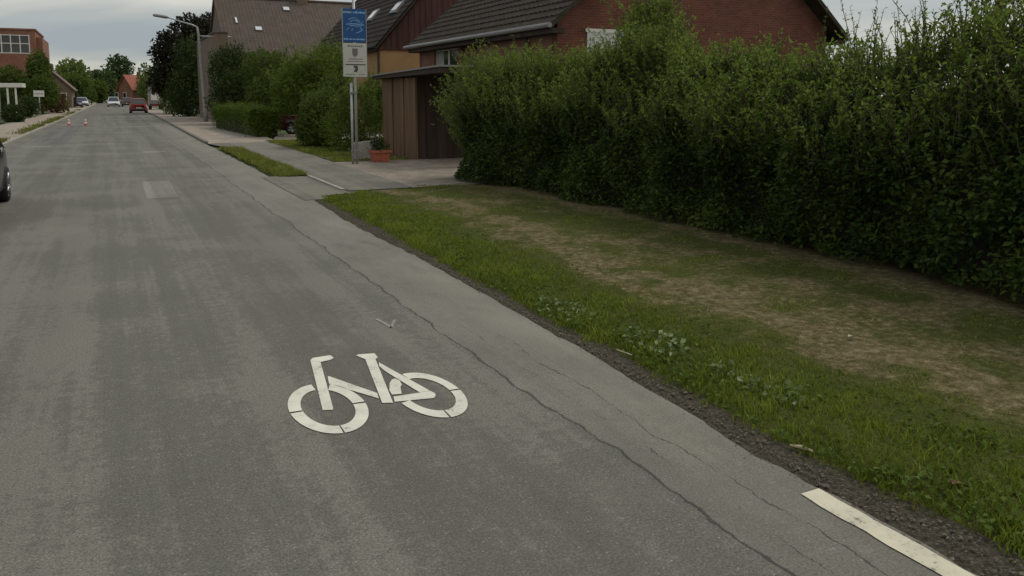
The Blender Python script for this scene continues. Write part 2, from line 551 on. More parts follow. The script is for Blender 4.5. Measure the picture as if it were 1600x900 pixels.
M = dict(
    asphalt=asphalt_mat('road_asphalt', (0.124, 0.118, 0.098), True),
    asphalt_old=asphalt_mat('pavement_asphalt', (0.135, 0.122, 0.098)),
    slabs=brick_mat('paving_slabs', (0.255, 0.21, 0.165), (0.32, 0.265, 0.21), (0.135, 0.11, 0.085), 1.0, 0.3, 0.3, True),
    pavers=brick_mat('driveway_pavers', (0.20, 0.162, 0.125), (0.31, 0.255, 0.20), (0.085, 0.07, 0.05), 1.0, 0.2, 0.1, True),
    patch_light=asphalt_mat('patch_asphalt', (0.175, 0.166, 0.139)),
    patch_dark=asphalt_mat('dark_patch_asphalt', (0.105, 0.10, 0.092)),
    kerb=plain('kerb_stone', (0.27, 0.25, 0.21), 0.85, var=0.3, scale=9, obj_coords=False, bmp=0.3),
    kerb_dark=plain('dark_kerb_stone', (0.12, 0.11, 0.092), 0.9, var=0.35, scale=5, obj_coords=False, bmp=0.3),
    gravel=plain('gravel_strip', (0.062, 0.053, 0.038), 0.95, spec=0.1, var=0.6, scale=45, obj_coords=False, bmp=0.8),
    pebble=plain('pebble_stone', (0.12, 0.105, 0.08), 0.9, spec=0.1, var=0.75, scale=37, obj_coords=False),
    paint=paint_mat('white_road_paint', (0.64, 0.61, 0.515), 0.485),
    paint_line=paint_mat('old_road_paint', (0.56, 0.515, 0.39), 0.50),
    seam=plain('sealed_seam', (0.22, 0.21, 0.18), 0.8, var=0.3, obj_coords=False),
    soil=grassground_mat(), blade=blade_mat(),
    ground=plain('field_grass', (0.06, 0.075, 0.025), 0.95, var=0.5, scale=0.6, obj_coords=False),
    brick=brick_mat('red_brick', (0.165, 0.055, 0.036), (0.12, 0.042, 0.03), (0.155, 0.105, 0.085)),
    brick_pale=brick_mat('pale_brick', (0.21, 0.10, 0.065), (0.17, 0.08, 0.055), (0.2, 0.15, 0.12)),
    tan=brick_mat('tan_brick', (0.175, 0.125, 0.092), (0.145, 0.102, 0.076), (0.175, 0.14, 0.115)),
    orange_brick=brick_mat('orange_brick', (0.25, 0.105, 0.072), (0.21, 0.088, 0.06), (0.25, 0.17, 0.14)),
    tile_dark=plain('dark_roof_tiles', (0.046, 0.037, 0.029), 0.9, spec=0.15, var=0.35, scale=5, obj_coords=False),
    tile_brown=plain('brown_roof_tiles', (0.074, 0.055, 0.042), 0.85, var=0.22, scale=1.6, obj_coords=False),
    tile_grey=plain('slate_roof_tiles', (0.040, 0.031, 0.025), 0.9, spec=0.15, var=0.3, scale=2.5, obj_coords=False),
    tile_red=plain('red_roof_tiles', (0.27, 0.085, 0.055), 0.8, var=0.25, scale=3, obj_coords=False),
    tile_old=plain('faded_roof_tiles', (0.13, 0.09, 0.075), 0.85, var=0.3, scale=3, obj_coords=False),
    cladding=wood_mat('maroon_cladding', (0.06, 0.027, 0.023), (0.088, 0.042, 0.034), (7, 7, 0.4)),
    ochre=plain('ochre_render', (0.34, 0.20, 0.095), 0.9, var=0.1, scale=1.5, obj_coords=False),
    wood=wood_mat('shed_boards', (0.115, 0.064, 0.036), (0.215, 0.126, 0.072)),
    wood_dark=wood_mat('dark_boards', (0.03, 0.020, 0.014), (0.055, 0.036, 0.026)),
    felt=plain('roofing_felt', (0.13, 0.12, 0.11), 0.9, var=0.2, obj_coords=False),
    zinc=plain('zinc_sheet', (0.22, 0.21, 0.20), 0.5, 0.5, var=0.15),
    white=plain('white_paint', (0.62, 0.60, 0.56), 0.55, var=0.07),
    shutter=plain('roller_shutter', (0.55, 0.55, 0.54), 0.6, var=0.06),
    steel=plain('galvanised_steel', (0.36, 0.36, 0.35), 0.5, 0.35, var=0.15),
    concrete=plain('weathered_concrete', (0.24, 0.225, 0.20), 0.9, var=0.3, scale=8, bmp=0.3),
    blue=plain('blue_sign_face', (0.004, 0.062, 0.205), 0.45, var=0.08),
    sign_pale=plain('pale_blue_print', (0.20, 0.36, 0.58), 0.5, var=0.15),
    sign_green=plain('pale_green_print', (0.25, 0.42, 0.42), 0.5, var=0.15),
    signwhite=plain('white_sign_face', (0.43, 0.42, 0.38), 0.5, var=0.08),
    print_grey=plain('grey_print', (0.13, 0.125, 0.115), 0.6, var=0.15),
    print_black=plain('dark_print', (0.05, 0.05, 0.05), 0.6, var=0.15),
    terracotta=plain('terracotta_plastic', (0.30, 0.085, 0.045), 0.7, var=0.2),
    glass=plain('window_glass', (0.02, 0.022, 0.024), 0.08, var=0.2, spec=0.6),
    rooflight=plain('rooflight_glass', (0.55, 0.56, 0.58), 0.12, var=0.1, spec=0.9),
    curtain=plain('net_curtain', (0.35, 0.36, 0.36), 0.9, var=0.1),
    black=plain('black_plastic', (0.018, 0.018, 0.02), 0.5, var=0.2),
    tyre=plain('tyre_rubber', (0.02, 0.02, 0.02), 0.85, var=0.2),
    rim=plain('alloy_rim', (0.38, 0.38, 0.39), 0.3, 0.8, var=0.1),
    red_light=plain('tail_lamp', (0.30, 0.01, 0.01), 0.2, var=0.1, spec=0.8),
    clear_light=plain('head_lamp', (0.75, 0.76, 0.78), 0.12, var=0.05, spec=0.8),
    car_red=car_paint('red_car_paint', (0.32, 0.025, 0.018)),
    car_maroon=car_paint('maroon_car_paint', (0.13, 0.016, 0.02)),
    car_white=car_paint('white_car_paint', (0.62, 0.63, 0.65)),
    car_dark=car_paint('black_car_paint', (0.006, 0.006, 0.008)),
    car_grey=car_paint('grey_car_paint', (0.10, 0.105, 0.11)),
    cone=plain('cone_orange', (0.42, 0.10, 0.068), 0.6, var=0.12),
    conew=plain('cone_white_band', (0.70, 0.66, 0.60), 0.5, var=0.08),
    bark=plain('tree_bark', (0.085, 0.065, 0.048), 0.95, var=0.4, scale=14, obj_coords=False, bmp=0.5),
    core_twig=plain('dark_core_and_twigs', (0.03, 0.026, 0.018), 0.95, var=0.4, scale=8, obj_coords=False),
    lf_hedge=leaf_mat('hedge_leaves', (0.018, 0.037, 0.008), (0.054, 0.092, 0.017), (0.125, 0.168, 0.034), 0.35, 0.55, 0.18),
    lf_young=leaf_mat('young_hedge_leaves', (0.076, 0.122, 0.014), (0.134, 0.196, 0.026), (0.22, 0.285, 0.058), 0.48, 0.55),
    lf_bright=leaf_mat('bright_leaves', (0.062, 0.102, 0.013), (0.108, 0.160, 0.022), (0.185, 0.235, 0.042), 0.4),
    lf_mid=leaf_mat('mid_green_leaves', (0.034, 0.058, 0.010), (0.070, 0.106, 0.017), (0.125, 0.165, 0.032), 0.35),
    lf_dark=leaf_mat('dark_leaves', (0.016, 0.031, 0.008), (0.037, 0.062, 0.014), (0.08, 0.11, 0.026), 0.28),
    lf_copper=leaf_mat('copper_leaves', (0.010, 0.012, 0.007), (0.025, 0.025, 0.014), (0.052, 0.050, 0.026), 0.2),
    lf_clip=leaf_mat('clipped_leaves', (0.05, 0.08, 0.010), (0.085, 0.13, 0.016), (0.13, 0.18, 0.028), 0.35),
    lf_rust=leaf_mat('rusty_leaves', (0.06, 0.045, 0.016), (0.11, 0.075, 0.025), (0.16, 0.11, 0.04), 0.25),
    lf_far=leaf_mat('far_leaves', (0.030, 0.055, 0.018), (0.058, 0.09, 0.028), (0.095, 0.135, 0.05), 0.3),
    lf_lime=leaf_mat('lime_leaves', (0.06, 0.09, 0.022), (0.11, 0.155, 0.035), (0.18, 0.23, 0.06), 0.35),
    lf_weed=leaf_mat('weed_leaves', (0.07, 0.115, 0.022), (0.13, 0.175, 0.055), (0.25, 0.29, 0.14), 0.2, 0.55, 0.3),
)

# ------------------------------------------------------------------ foliage
def leaves(P, N, size, tone, aspect=0.5, droop=0.25, spread=0.9):
    """kite-shaped, slightly folded leaves at points P with rough outward normals N"""
    n = len(P)
    N = N / (np.linalg.norm(N, axis=1, keepdims=True) + 1e-9)
    d = N * 0.7 + rng.normal(0, spread, (n, 3)) * 0.6 + np.array([0, 0, 0.25 - droop])
    d /= np.linalg.norm(d, axis=1, keepdims=True) + 1e-9
    up = N * 0.5 + np.array([0, 0, 0.75]) + rng.normal(0, 0.45, (n, 3))
    s = np.cross(d, up)
    s /= np.linalg.norm(s, axis=1, keepdims=True) + 1e-9
    nn = np.cross(s, d)
    L = size * rng.uniform(0.6, 1.3, (n, 1))
    W = L * aspect
    v = np.empty((n, 4, 3))
    v[:, 0] = P
    v[:, 1] = P + d * L * 0.5 + s * W * 0.5 + nn * W * 0.14
    v[:, 2] = P + d * L - nn * L * 0.08
    v[:, 3] = P + d * L * 0.5 - s * W * 0.5 + nn * W * 0.14
    i = np.arange(n)[:, None] * 4
    f = np.concatenate([i + np.array([[0, 1, 2]]), i + np.array([[0, 2, 3]])], axis=0)
    return v.reshape(-1, 3), f, np.repeat(np.clip(tone, 0, 1), 4)


def blob_points(blobs, n, fill=0.55, lump=0.22, seed=0):
    """points in a shell round lumpy ellipsoids; returns points, normals"""
    vol = np.array([b[3] * b[4] + b[3] * b[5] + b[4] * b[5] for b in blobs])
    cnt = (n * vol / vol.sum()).astype(int)
    PP, NN = [], []
    for k, (b, c) in enumerate(zip(blobs, cnt)):
        d = rng.normal(0, 1, (c, 3))
        d /= np.linalg.norm(d, axis=1, keepdims=True)
        a = np.arctan2(d[:, 1], d[:, 0])
        lm = fnoise(a * 2.2 + 7 * k, d[:, 2] * 3.3 + seed, seed + k, 3) - 0.5
        clump = fnoise(a * 5 + 3 * k, d[:, 2] * 6 + 11, seed + 31 + k, 2)
        r = (1 + lump * 2 * lm) * (1 - fill * rng.random(c) ** 1.6)
        keep = rng.random(c) < 0.35 + 1.3 * clump ** 1.6
        p = np.array(b[:3]) + d * r[:, None] * np.array(b[3:6])
        m = keep & (p[:, 2] > 0.03)
        PP.append(p[m])
        NN.append((d / np.array(b[3:6]))[m])
    return np.concatenate(PP), np.concatenate(NN)


def crown_tone(P, seed, amp=0.5, sc=1.2):
    t = 0.5 + amp * 1.6 * (fnoise(P[:, 0] * sc + P[:, 2] * 0.7 * sc, P[:, 1] * sc + P[:, 2] * sc, seed, 3) - 0.5)
    return t + rng.normal(0, 0.17, len(P))


def plant(name, label, cat, blobs, n, size, mat, trunk=None, group=None, fill=0.55, lump=0.22, seed=1, aspect=0.55, sc=1.2, part='crown', stems='trunk', twigs=True, nsh=0, sh=(.3, .8)):
    """a tree or shrub: tapered trunk with limbs into each blob, and a crown of leaves"""
    bx = sum(b[0] for b in blobs) / len(blobs)
    by = sum(b[1] for b in blobs) / len(blobs)
    t = thing(name, label, cat, (bx, by, 0), 0, group)
    P, N = blob_points(blobs, n, fill, lump, seed)
    v, f, tn = leaves(P, N, size, crown_tone(P, seed, 0.5, sc), aspect)
    raw_mesh(part, v, f, M[mat], t, {'tone': tn})
    mb = MB()
    r0 = trunk or 0.06
    zt = min(b[2] - b[5] * 0.3 for b in blobs)
    zt = max(zt, 0.25)
    rr = random.Random(seed)
    mb.tube([(bx, by, -0.1), (bx + rr.uniform(-.05, .05), by, zt * 0.5), (bx, by, zt)], [r0 * 1.25, r0, r0 * 0.8], 8)
    for b in blobs:
        for q in range(2 if twigs else 1):
            e = (b[0] + rr.uniform(-.5, .5) * b[3], b[1] + rr.uniform(-.5, .5) * b[4], b[2] + rr.uniform(0.1, .6) * b[5])
            mid = ((bx + e[0]) / 2 + rr.uniform(-.1, .1) * b[3], (by + e[1]) / 2, zt * 0.45 + e[2] * 0.55)
            mb.tube([(bx, by, zt * 0.9), mid, e], [r0 * 0.65, r0 * 0.4, r0 * 0.15], 5)
    mb.build(stems, M['bark'], t)
    if nsh:
        q = np.random.default_rng(seed + 5)
        k = q.integers(0, len(blobs), nsh)
        B = np.array([b[:6] for b in blobs])[k]
        d = q.normal(0, 1, (nsh, 3))
        d[:, 2] = np.abs(d[:, 2]) * .9 + .1
        d /= np.linalg.norm(d, axis=1, keepdims=True)
        shoots(B[:, :3] + d * B[:, 3:6] * .85, q.uniform(sh[0], sh[1], nsh), .4, size * 1.05, mat, t, 'leaf_sprays', seed + 6, 16 / max(size * 8, .5), None, .6, aspect * .9)
    return t


# ================================================================== THE GROUND
def struct(o):
    o['kind'] = 'structure'
    return o


def sheet(name, rows, mat, z=0.0):
    """rows: list of (Y, Xleft, Xright)"""
    mb = MB()
    for (y0, a0, b0), (y1, a1, b1) in zip(rows, rows[1:]):
        mb.add([(a0, y0, z), (b0, y0, z), (b1, y1, z), (a1, y1, z)], [(0, 1, 2, 3)])
    return struct(mb.build(name, mat))


gm = MB()
gm.add([(-900, -60, -0.05), (900, -60, -0.05), (900, 1500, -0.05), (-900, 1500, -0.05)], [(0, 1, 2, 3)])
struct(gm.build('ground', M['ground']))

# right-hand edge of the carriageway, ragged near the camera
def edge_r(y):
    y = np.asarray(y, float)
    b = np.interp(y, [-10, 2.6, 3.0, 3.5, 5.0, 8, 11.5, 14.5, 20, 33, 82, 165, 400], [2.93, 2.93, 2.9, 2.96, 3.01, 3.08, 3.05, 3.18, 3.2, 3.22, 3.62, 3.3, 3.0])
    return b + np.where(y < 30, 0.06 * (fnoise(y * 2.3, y * 0, 5, 4) - 0.5) + 0.035 * (fnoise(y * 11, y * 0 + 5, 6, 3) - 0.5), 0)


def edge_l(y):
    return np.interp(y, [-10, 34, 70, 165, 400], [-3.7, -3.45, -3.1, -2.6, -2.3])


ys = np.concatenate([np.arange(-8, 30, 0.08), np.arange(30, 100, 2), np.arange(100, 401, 10)])
sheet('road', [(y, float(edge_l(y)), float(edge_r(y))) for y in ys], M['asphalt'], 0.0)
# dark gravelly strip between the asphalt and the grass
def edge_g(y):
    y = np.asarray(y, float)
    return np.interp(y, [-10, 1.8, 2.6, 3.4, 4.5, 8, 12, 14.6], [3.17, 3.16, 3.10, 3.08, 3.12, 3.17, 3.27, 3.28]) + 0.07 * (fnoise(y * 1.7, y * 0 + 3, 9, 4) - 0.5)


sheet('gravel_strip', [(y, 2.75, 3.6) for y in np.arange(-8, 20, 1.0)], M['gravel'], -0.012)

# repairs and seams in the asphalt
sheet('asphalt_patch', [(15.7, 0.52, 1.04), (18.9, 0.53, 1.08)], M['patch_light'], 0.004)
sheet('asphalt_patch', [(33.5, -2.9, -2.0), (33.85, -2.9, -2.0)], M['seam'], 0.004)
sheet('asphalt_patch', [(34.3, -1.2, 0.1), (34.75, -1.2, 0.1)], M['patch_light'], 0.004)
sheet('asphalt_patch', [(36, -2.9, -1.55), (56, -2.6, -1.5)], M['patch_dark'], 0.004)
sheet('asphalt_patch', [(57.4, -2.75, -1.5), (58.1, -2.75, -1.5)], M['seam'], 0.004)
sheet('asphalt_patch', [(52, 0.3, 2.8), (53.3, 0.3, 2.8)], M['patch_light'], 0.004)
sheet('asphalt_patch', [(28.5, 0.9, 1.6), (29.2, 0.9, 1.6)], M['patch_light'], 0.004)

# pavements
sheet('pavement_left', [(-8, -7.5, -3.85), (34, -6.5, -3.6), (70, -5.6, -3.25), (165, -4.8, -2.75), (300, -4.5, -2.6)], M['slabs'], 0.1)
km = MB()
for y0, y1 in zip(np.arange(-8, 200, 4.0), np.arange(-4, 204, 4.0)):
    a, b = float(edge_l(y0)), float(edge_l(y1))
    km.hexa([(a - 0.15, y0 + .01, -0.05), (a, y0 + .01, -0.05), (b, y1, -0.05), (b - 0.15, y1, -0.05)], [(a - 0.15, y0 + .01, 0.115), (a - .01, y0 + .01, 0.115), (b - .01, y1, 0.115), (b - 0.15, y1, 0.115)])
struct(km.build('kerb', M['kerb']))
sheet('pavement_right', [(15.12, 4.05, 5.35), (22, 4.0, 5.45), (30, 3.6, 5.6), (32.5, 3.25, 5.8)], M['asphalt_old'], 0.024)
sheet('pavement_right', [(32.5, 3.3, 5.9), (34, 3.3, 6.0), (60, 3.5, 7.6), (82, 3.75, 6.2), (165, 3.4, 5.4), (300, 3.1, 5)], M['slabs'], 0.026)
sheet('driveway_apron', [(14.2, 3.0, 5.3), (18.7, 3.0, 4.3)], M['asphalt_old'], 0.008)
sheet('driveway', [(15.1, 5.32, 9.5), (21.9, 5.4, 9.5)], M['pavers'], 0.02)
sheet('side_driveway', [(33.5, 5.9, 12), (38.5, 6.9, 12)], M['slabs'], 0.022)
km = MB()
for y in np.arange(15.35, 18.4, 1.02):
    km.box(3.96, 4.04, y, y + 1.0, -0.05, 0.035)
for y in np.arange(18.6, 29.5, 1.02):
    km.box(3.98, 4.04, y, y + 1.0, -0.05, 0.03)
struct(km.build('kerb', M['kerb']))
km = MB()
for y0 in np.arange(33, 160, 2.0):
    a, b = float(edge_r(y0)), float(edge_r(y0 + 2))
    km.hexa([(a, y0 + .01, -0.05), (a + .13, y0 + .01, -0.05), (b + .13, y0 + 2, -0.05), (b, y0 + 2, -0.05)], [(a, y0 + .01, 0.07), (a + .13, y0 + .01, 0.07), (b + .13, y0 + 2, 0.07), (b, y0 + 2, 0.07)])
struct(km.build('kerb', M['kerb_dark']))

# ------------------------------------------------------------------ verge: soil sheet + grass blades
def dry_mask(x, y):
    """0 green .. 1 bare and dry: a trodden band along the middle of the verge"""
    c = np.interp(y, [0, 3, 5.5, 8, 11, 15], [4.72, 4.66, 4.45, 4.65, 4.95, 4.8])
    hw = np.interp(y, [0, 3, 6, 10, 15], [0.26, 0.28, 0.33, 0.38, 0.42])
    d = np.abs(x - c + 0.55 * (fnoise(x * 1.2, y * 0.7, 21) - 0.5)) / hw
    band = np.clip(1.5 - d, 0, 1)
    n1 = fnoise(x * 3.2, y * 3.2, 17, 4)
    n2 = fnoise(x * 0.9 + 40, y * 0.9, 33)
    olive = np.where(x > c, 1.0, 0.0) * np.clip((x - c) / 0.4, 0, 1) * np.clip(0.26 + 0.9 * (n1 - 0.4) + 0.9 * (n2 - 0.5), 0.08, 0.75)
    near_h = np.clip((x - 6.5) / 0.4, 0, 1) * 0.35
    return np.clip(band * np.clip(0.05 + 1.35 * (n1 - 0.17), 0, 0.9) + olive + near_h, 0, 1)


def verge(name, x0, x1, y0, y1, step, inside, mat, edge=None, z=0.03):
    xs, yy = np.arange(x0, x1 + 1e-6, step), np.arange(y0, y1 + 1e-6, step)
    X, Y = np.meshgrid(xs, yy)
    Z = z + 0.05 * (fnoise(X * 1.5, Y * 1.5, 3) - 0.5) + 0.02 * (fnoise(X * 9, Y * 9, 4) - 0.5)
    if edge is not None:
        k = np.clip((X - edge(Y)) / 0.3, 0, 1)
        k = k * np.clip((15.25 - Y) / 0.3, 0, 1) if y1 < 16 else k
        Z = Z * k - 0.03 * (1 - k)
    v = np.stack([X, Y, Z], -1).reshape(-1, 3)
    nx = len(xs)
    i = (np.arange(len(yy) - 1)[:, None] * nx + np.arange(nx - 1)[None]).ravel()
    f = np.stack([i, i + 1, i + nx + 1, i + nx], 1)
    c = v[f].mean(1)
    f = f[inside(c[:, 0], c[:, 1])]
    return struct(raw_mesh(name, v, f, mat, None, {'dry': dry_mask(v[:, 0], v[:, 1])}, True))


in_verge = lambda x, y: (x > edge_g(y) - 0.14) & (y < 15.25 + 0.12 * np.sin(x * 7)) & ~((y > 14.6) & (x < 3.9 + (y - 14.6)))
in_island = lambda x, y: (x > 3.3 + 0.12 * fnoise(y * 1.3, y * 0, 8)) & (x < 3.98) & (y > 18.5) & (y < 29.5 - (x - 3.3))
in_strip = lambda x, y: (x > 5.55) & (x < 8.0) & (y > 21.9) & (y < 33.4) & ((x < 7.7) | (y > 25))
verge('verge_soil', 2.9, 9.6, -1, 15.5, 0.07, in_verge, M['soil'], edge_g)
verge('verge_soil', 3.2, 4.0, 18.4, 29.6, 0.1, in_island, M['soil'], lambda y: 3.3 + 0 * y)
verge('verge_soil', 5.5, 9.0, 21.9, 33.5, 0.15, in_strip, M['soil'])


def blades(name, n, x0, x1, y0, y1, inside, h, dens_by_dist=True, dryk=1.0, dry0=0.0):
    x = rng.uniform(x0, x1, n)
    y = y0 + (y1 - y0) * rng.random(n) ** (1.5 if dens_by_dist else 1.0)
    m = inside(x, y)
    x, y = x[m], y[m]
    dr = np.clip(dry_mask(x, y) * dryk + dry0 * 1.6 * fnoise(x * 2, y * 2, 12), 0, 1)
    rag = np.clip((x - edge_g(y) + 0.16 - 0.30 * fnoise(y * 4, x * 4, 61)) / 0.14, 0, 1) if dens_by_dist else 1.0
    keep = rng.random(len(x)) < (1.0 - 0.25 * dr) * rag
    x, y, dr = x[keep], y[keep], dr[keep]
    n = len(x)
    cl = fnoise(x * 2.2, y * 2.2, 71)
    edge = np.clip(1.3 - np.abs(x - edge_g(y) - 0.35) * 1.1, 0, 1)
    thin = np.clip((x - edge_g(y) + 0.06) / 0.22, 0.25, 1) if dens_by_dist else 1.0
    cl2 = fnoise(x * 6.5, y * 6.5, 77, 2)
    H = thin * h * rng.uniform(0.35, 1.2, n) * (0.12 + 0.85 * cl + 0.9 * cl2) * (1 - 0.55 * dr) * (0.8 + 0.55 * edge)
    a = rng.uniform(0, 2 * np.pi, n)
    lean = rng.uniform(0.1, 0.75, n) * H
    wd = rng.uniform(0.0022, 0.0048, n) * (1 + 0.06 * np.hypot(x, y))
    sx, sy = np.cos(a), np.sin(a)
    la = rng.uniform(0, 2 * np.pi, n)
    z0 = (0.015 + 0.05 * (fnoise(x * 1.5, y * 1.5, 3) - 0.5)) * np.clip((x - edge_g(y)) / 0.3, 0, 1) - 0.01
    v = np.empty((n, 5, 3))
    v[:, 0] = np.stack([x - sx * wd, y - sy * wd, z0], 1)
    v[:, 1] = np.stack([x + sx * wd, y + sy * wd, z0], 1)
    mx_, my_ = x + np.cos(la) * lean * 0.35, y + np.sin(la) * lean * 0.35
    v[:, 2] = np.stack([mx_ + sx * wd * .8, my_ + sy * wd * .8, z0 + H * 0.6], 1)
    v[:, 3] = np.stack([mx_ - sx * wd * .8, my_ - sy * wd * .8, z0 + H * 0.6], 1)
    v[:, 4] = np.stack([x + np.cos(la) * lean, y + np.sin(la) * lean, z0 + H], 1)
    i = np.arange(n)[:, None] * 5
    f = np.concatenate([i + [[0, 1, 2]], i + [[0, 2, 3]], i + [[3, 2, 4]]], 0)
    far_side = np.clip((x - 4.9) / 0.8, 0, 1) if dens_by_dist else 0
    tone = np.clip(0.5 + 0.8 * (cl - 0.5) + 0.5 * (cl2 - 0.5) - 0.12 * far_side + rng.normal(0, 0.22, n), 0, 1)
    dcol = np.clip(dr * 0.95 + rng.normal(0, 0.18, n) * (0.3 + dr), 0, 1)
    return tag(raw_mesh(name, v.reshape(-1, 3), f, M['blade'], None, {'tone': np.repeat(tone, 5), 'dry': np.repeat(dcol, 5)}), None, None, None, 'stuff')


g = blades('grass', 260000, 2.95, 8.2, 0.6, 15.4, in_verge, 0.05)
tag(g, 'green and dry brown grass verge between the road and the tall hedge', 'grass')
g = blades('grass', 13000, 3.2, 4.0, 18.5, 29.6, in_island, 0.10, False, 1.0, 0.3)
tag(g, 'narrow strip of green grass between the road and the pavement kerb', 'grass')
g = blades('grass', 26000, 5.5, 8.0, 21.9, 33.5, in_strip, 0.10, False, 0.5)
tag(g, 'patch of rough grass behind the sign pole, below the shrubs', 'grass')

in_kerb = lambda x, y: (fnoise(y * 0.45, y * 0, 19) + 0.5 * rng.random(len(y)) > 0.82 + 0.25 * np.clip((y - 45) / 60, 0, 1))
n = 16000
yk = 30 + 80 * rng.random(n) ** 1.4
xk = edge_l(yk) - 0.15 - np.abs(rng.normal(0, .28, n))
m_ = in_kerb(xk, yk)
xk, yk = xk[m_], yk[m_]
n = len(xk)
P_ = np.stack([xk, yk, np.full(n, .10)], 1)
v, f, tn = leaves(P_, np.tile([0, 0, 1.0], (n, 1)), .16, np.clip(rng.normal(.4, .2, n), 0, 1), .16, -.5)
o = raw_mesh('grass', v, f, M['blade'], None, {'tone': tn, 'dry': np.repeat(np.clip(rng.normal(.35, .25, n), 0, 1), 4)})
tag(o, 'scruffy grass growing along the left pavement kerb', 'grass', None, 'stuff')
n = 9000
yk = 0.9 + 13.5 * rng.random(n) ** 1.5
xk = edge_g(yk) + .05 + np.abs(rng.normal(0, .55, n))
m_ = (fnoise(xk * 2.6, yk * 2.6, 88, 2) > .5) & (xk < 6.6) & (rng.random(n) > dry_mask(xk, yk) * .8)
xk, yk = xk[m_], yk[m_]
n = len(xk)
P_ = np.stack([xk, yk, .02 + .035 * rng.random(n)], 1)
a_ = rng.uniform(0, 2 * np.pi, n)
v, f, tn = leaves(P_, np.stack([np.cos(a_), np.sin(a_), np.full(n, .2)], 1), .034, rng.random(n), .7)
tag(raw_mesh('ground_cover', v, f, M['lf_clip'], None, {'tone': tn}), 'small round clover leaves scattered among the verge grass', 'ground cover', None, 'stuff')

n = 5200
yk = 1.5 + 13 * rng.random(n) ** 1.4
xk = rng.uniform(3.4, 7.0, n)
m_ = rng.random(n) < dry_mask(xk, yk) * .9 + .03
xk, yk = xk[m_], yk[m_]
n = len(xk)
a_ = rng.uniform(0, 2 * np.pi, n)
P_ = np.stack([xk, yk, .022 + .05 * (fnoise(xk * 1.5, yk * 1.5, 3) - 0.5) + .02 * rng.random(n)], 1)
v, f, tn = leaves(P_, np.stack([np.cos(a_), np.sin(a_), np.full(n, -.1)], 1), .075, np.clip(rng.normal(.65, .25, n), 0, 1), .075, .25, .25)
tag(raw_mesh('dead_stalks', v, f, M['blade'], None, {'tone': tn, 'dry': np.ones(len(tn))}), 'pale dead grass stalks lying on the dry part of the verge', 'grass', None, 'stuff')
# loose stones on the gravel strip
n = 5200
y = 0.8 + 14 * rng.random(n) ** 1.5
x = edge_r(y) + (edge_g(y) - edge_r(y)) * rng.normal(0.55, 0.33, n)
vs, fs = [], []
oct_v = np.array([(1, 0, 0), (0, 1, 0), (-1, 0, 0), (0, -1, 0), (0, 0, 1), (0, 0, -1)], float)
oct_f = np.array([(0, 1, 4), (1, 2, 4), (2, 3, 4), (3, 0, 4), (1, 0, 5), (2, 1, 5), (3, 2, 5), (0, 3, 5)])
sz = rng.uniform(0.003, 0.009, n) * np.where(rng.random(n) < 0.05, 2.0, 1)
V = oct_v[None] * (sz[:, None, None] * rng.uniform(0.6, 1.3, (n, 6, 1))) + np.stack([x, y, np.full(n, 0.0)], 1)[:, None]
V[:, :, 2] *= 0.7
Fc = (np.arange(n)[:, None, None] * 6 + oct_f[None]).reshape(-1, 3)
tag(raw_mesh('gravel', V.reshape(-1, 3), Fc, M['pebble']), 'small loose stones on the dark strip along the road edge', 'gravel', None, 'stuff')

# ------------------------------------------------------------------ painted markings
def ring(c, a0, b0, a1, b1, t0, t1, z=0.005, n=20):
    mb = MB()
    vs = []
    for k in range(n + 1):
        t = R(t0 + (t1 - t0) * k / n)
        vs += [(c[0] + a0 * math.cos(t), c[1] + b0 * math.sin(t), z), (c[0] + a1 * math.cos(t), c[1] + b1 * math.sin(t), z)]
    mb.add(vs, [(2 * k, 2 * k + 1, 2 * k + 3, 2 * k + 2) for k in range(n)])
    return mb


def flat(pts, z=0.005):
    return MB().add([(x_, y_, z) for x_, y_ in pts], [tuple(range(len(pts)))])


bk = MB()
def merge(m):
    bk.add(m.v, m.f)
LW, RW = (1.069, 4.597), (1.681, 4.530)
for t0, t1 in ((-178.5, -93.5), (-91, -6), (-2.5, 62), (91, 178)):
    merge(ring(LW, 0.147, 0.304, 0.220, 0.413, t0, t1))
for t0, t1 in ((-169, -96), (-93, -5), (-1.5, 99)):
    merge(ring(RW, 0.141, 0.296, 0.203, 0.408, t0, t1))
merge(flat([(1.165, 5.49), (1.03, 4.556), (1.083, 4.535), (1.092, 4.554), (1.22, 5.42)][::-1]))
merge(flat([(1.165, 5.492), (1.222, 5.422), (1.293, 5.436), (1.325, 5.467), (1.318, 5.539), (1.192, 5.534)], 0.0052))
merge(flat([(1.195, 5.114), (1.17, 4.976), (1.381, 4.587), (1.399, 4.676), (1.207, 5.108)]))
merge(flat([(1.516, 5.338), (1.378, 4.508), (1.438, 4.483), (1.581, 5.309)]))
merge(flat([(1.48, 5.452), (1.516, 5.34), (1.581, 5.311), (1.606, 5.337), (1.613, 5.438), (1.502, 5.465)], 0.0052))
merge(flat([(1.582, 5.232), (1.561, 5.162), (1.566, 5.043), (1.640, 4.569), (1.708, 4.57)]))
merge(flat([(1.64, 4.566), (1.471, 4.575), (1.452, 4.491), (1.685, 4.442), (1.708, 4.469), (1.721, 4.51), (1.708, 4.567)]))
merge(flat([(1.521, 4.806), (1.482, 4.688), (1.474, 4.612), (1.532, 4.596), (1.563, 4.715), (1.584, 4.747), (1.596, 4.826), (1.584, 4.875), (1.558, 4.868)]))
tag(bk.build('bicycle_symbol', M['paint']), 'white painted bicycle symbol on the grey road surface', 'road marking')
ln = MB()
yy = np.arange(-2.0, 2.611, 0.06)
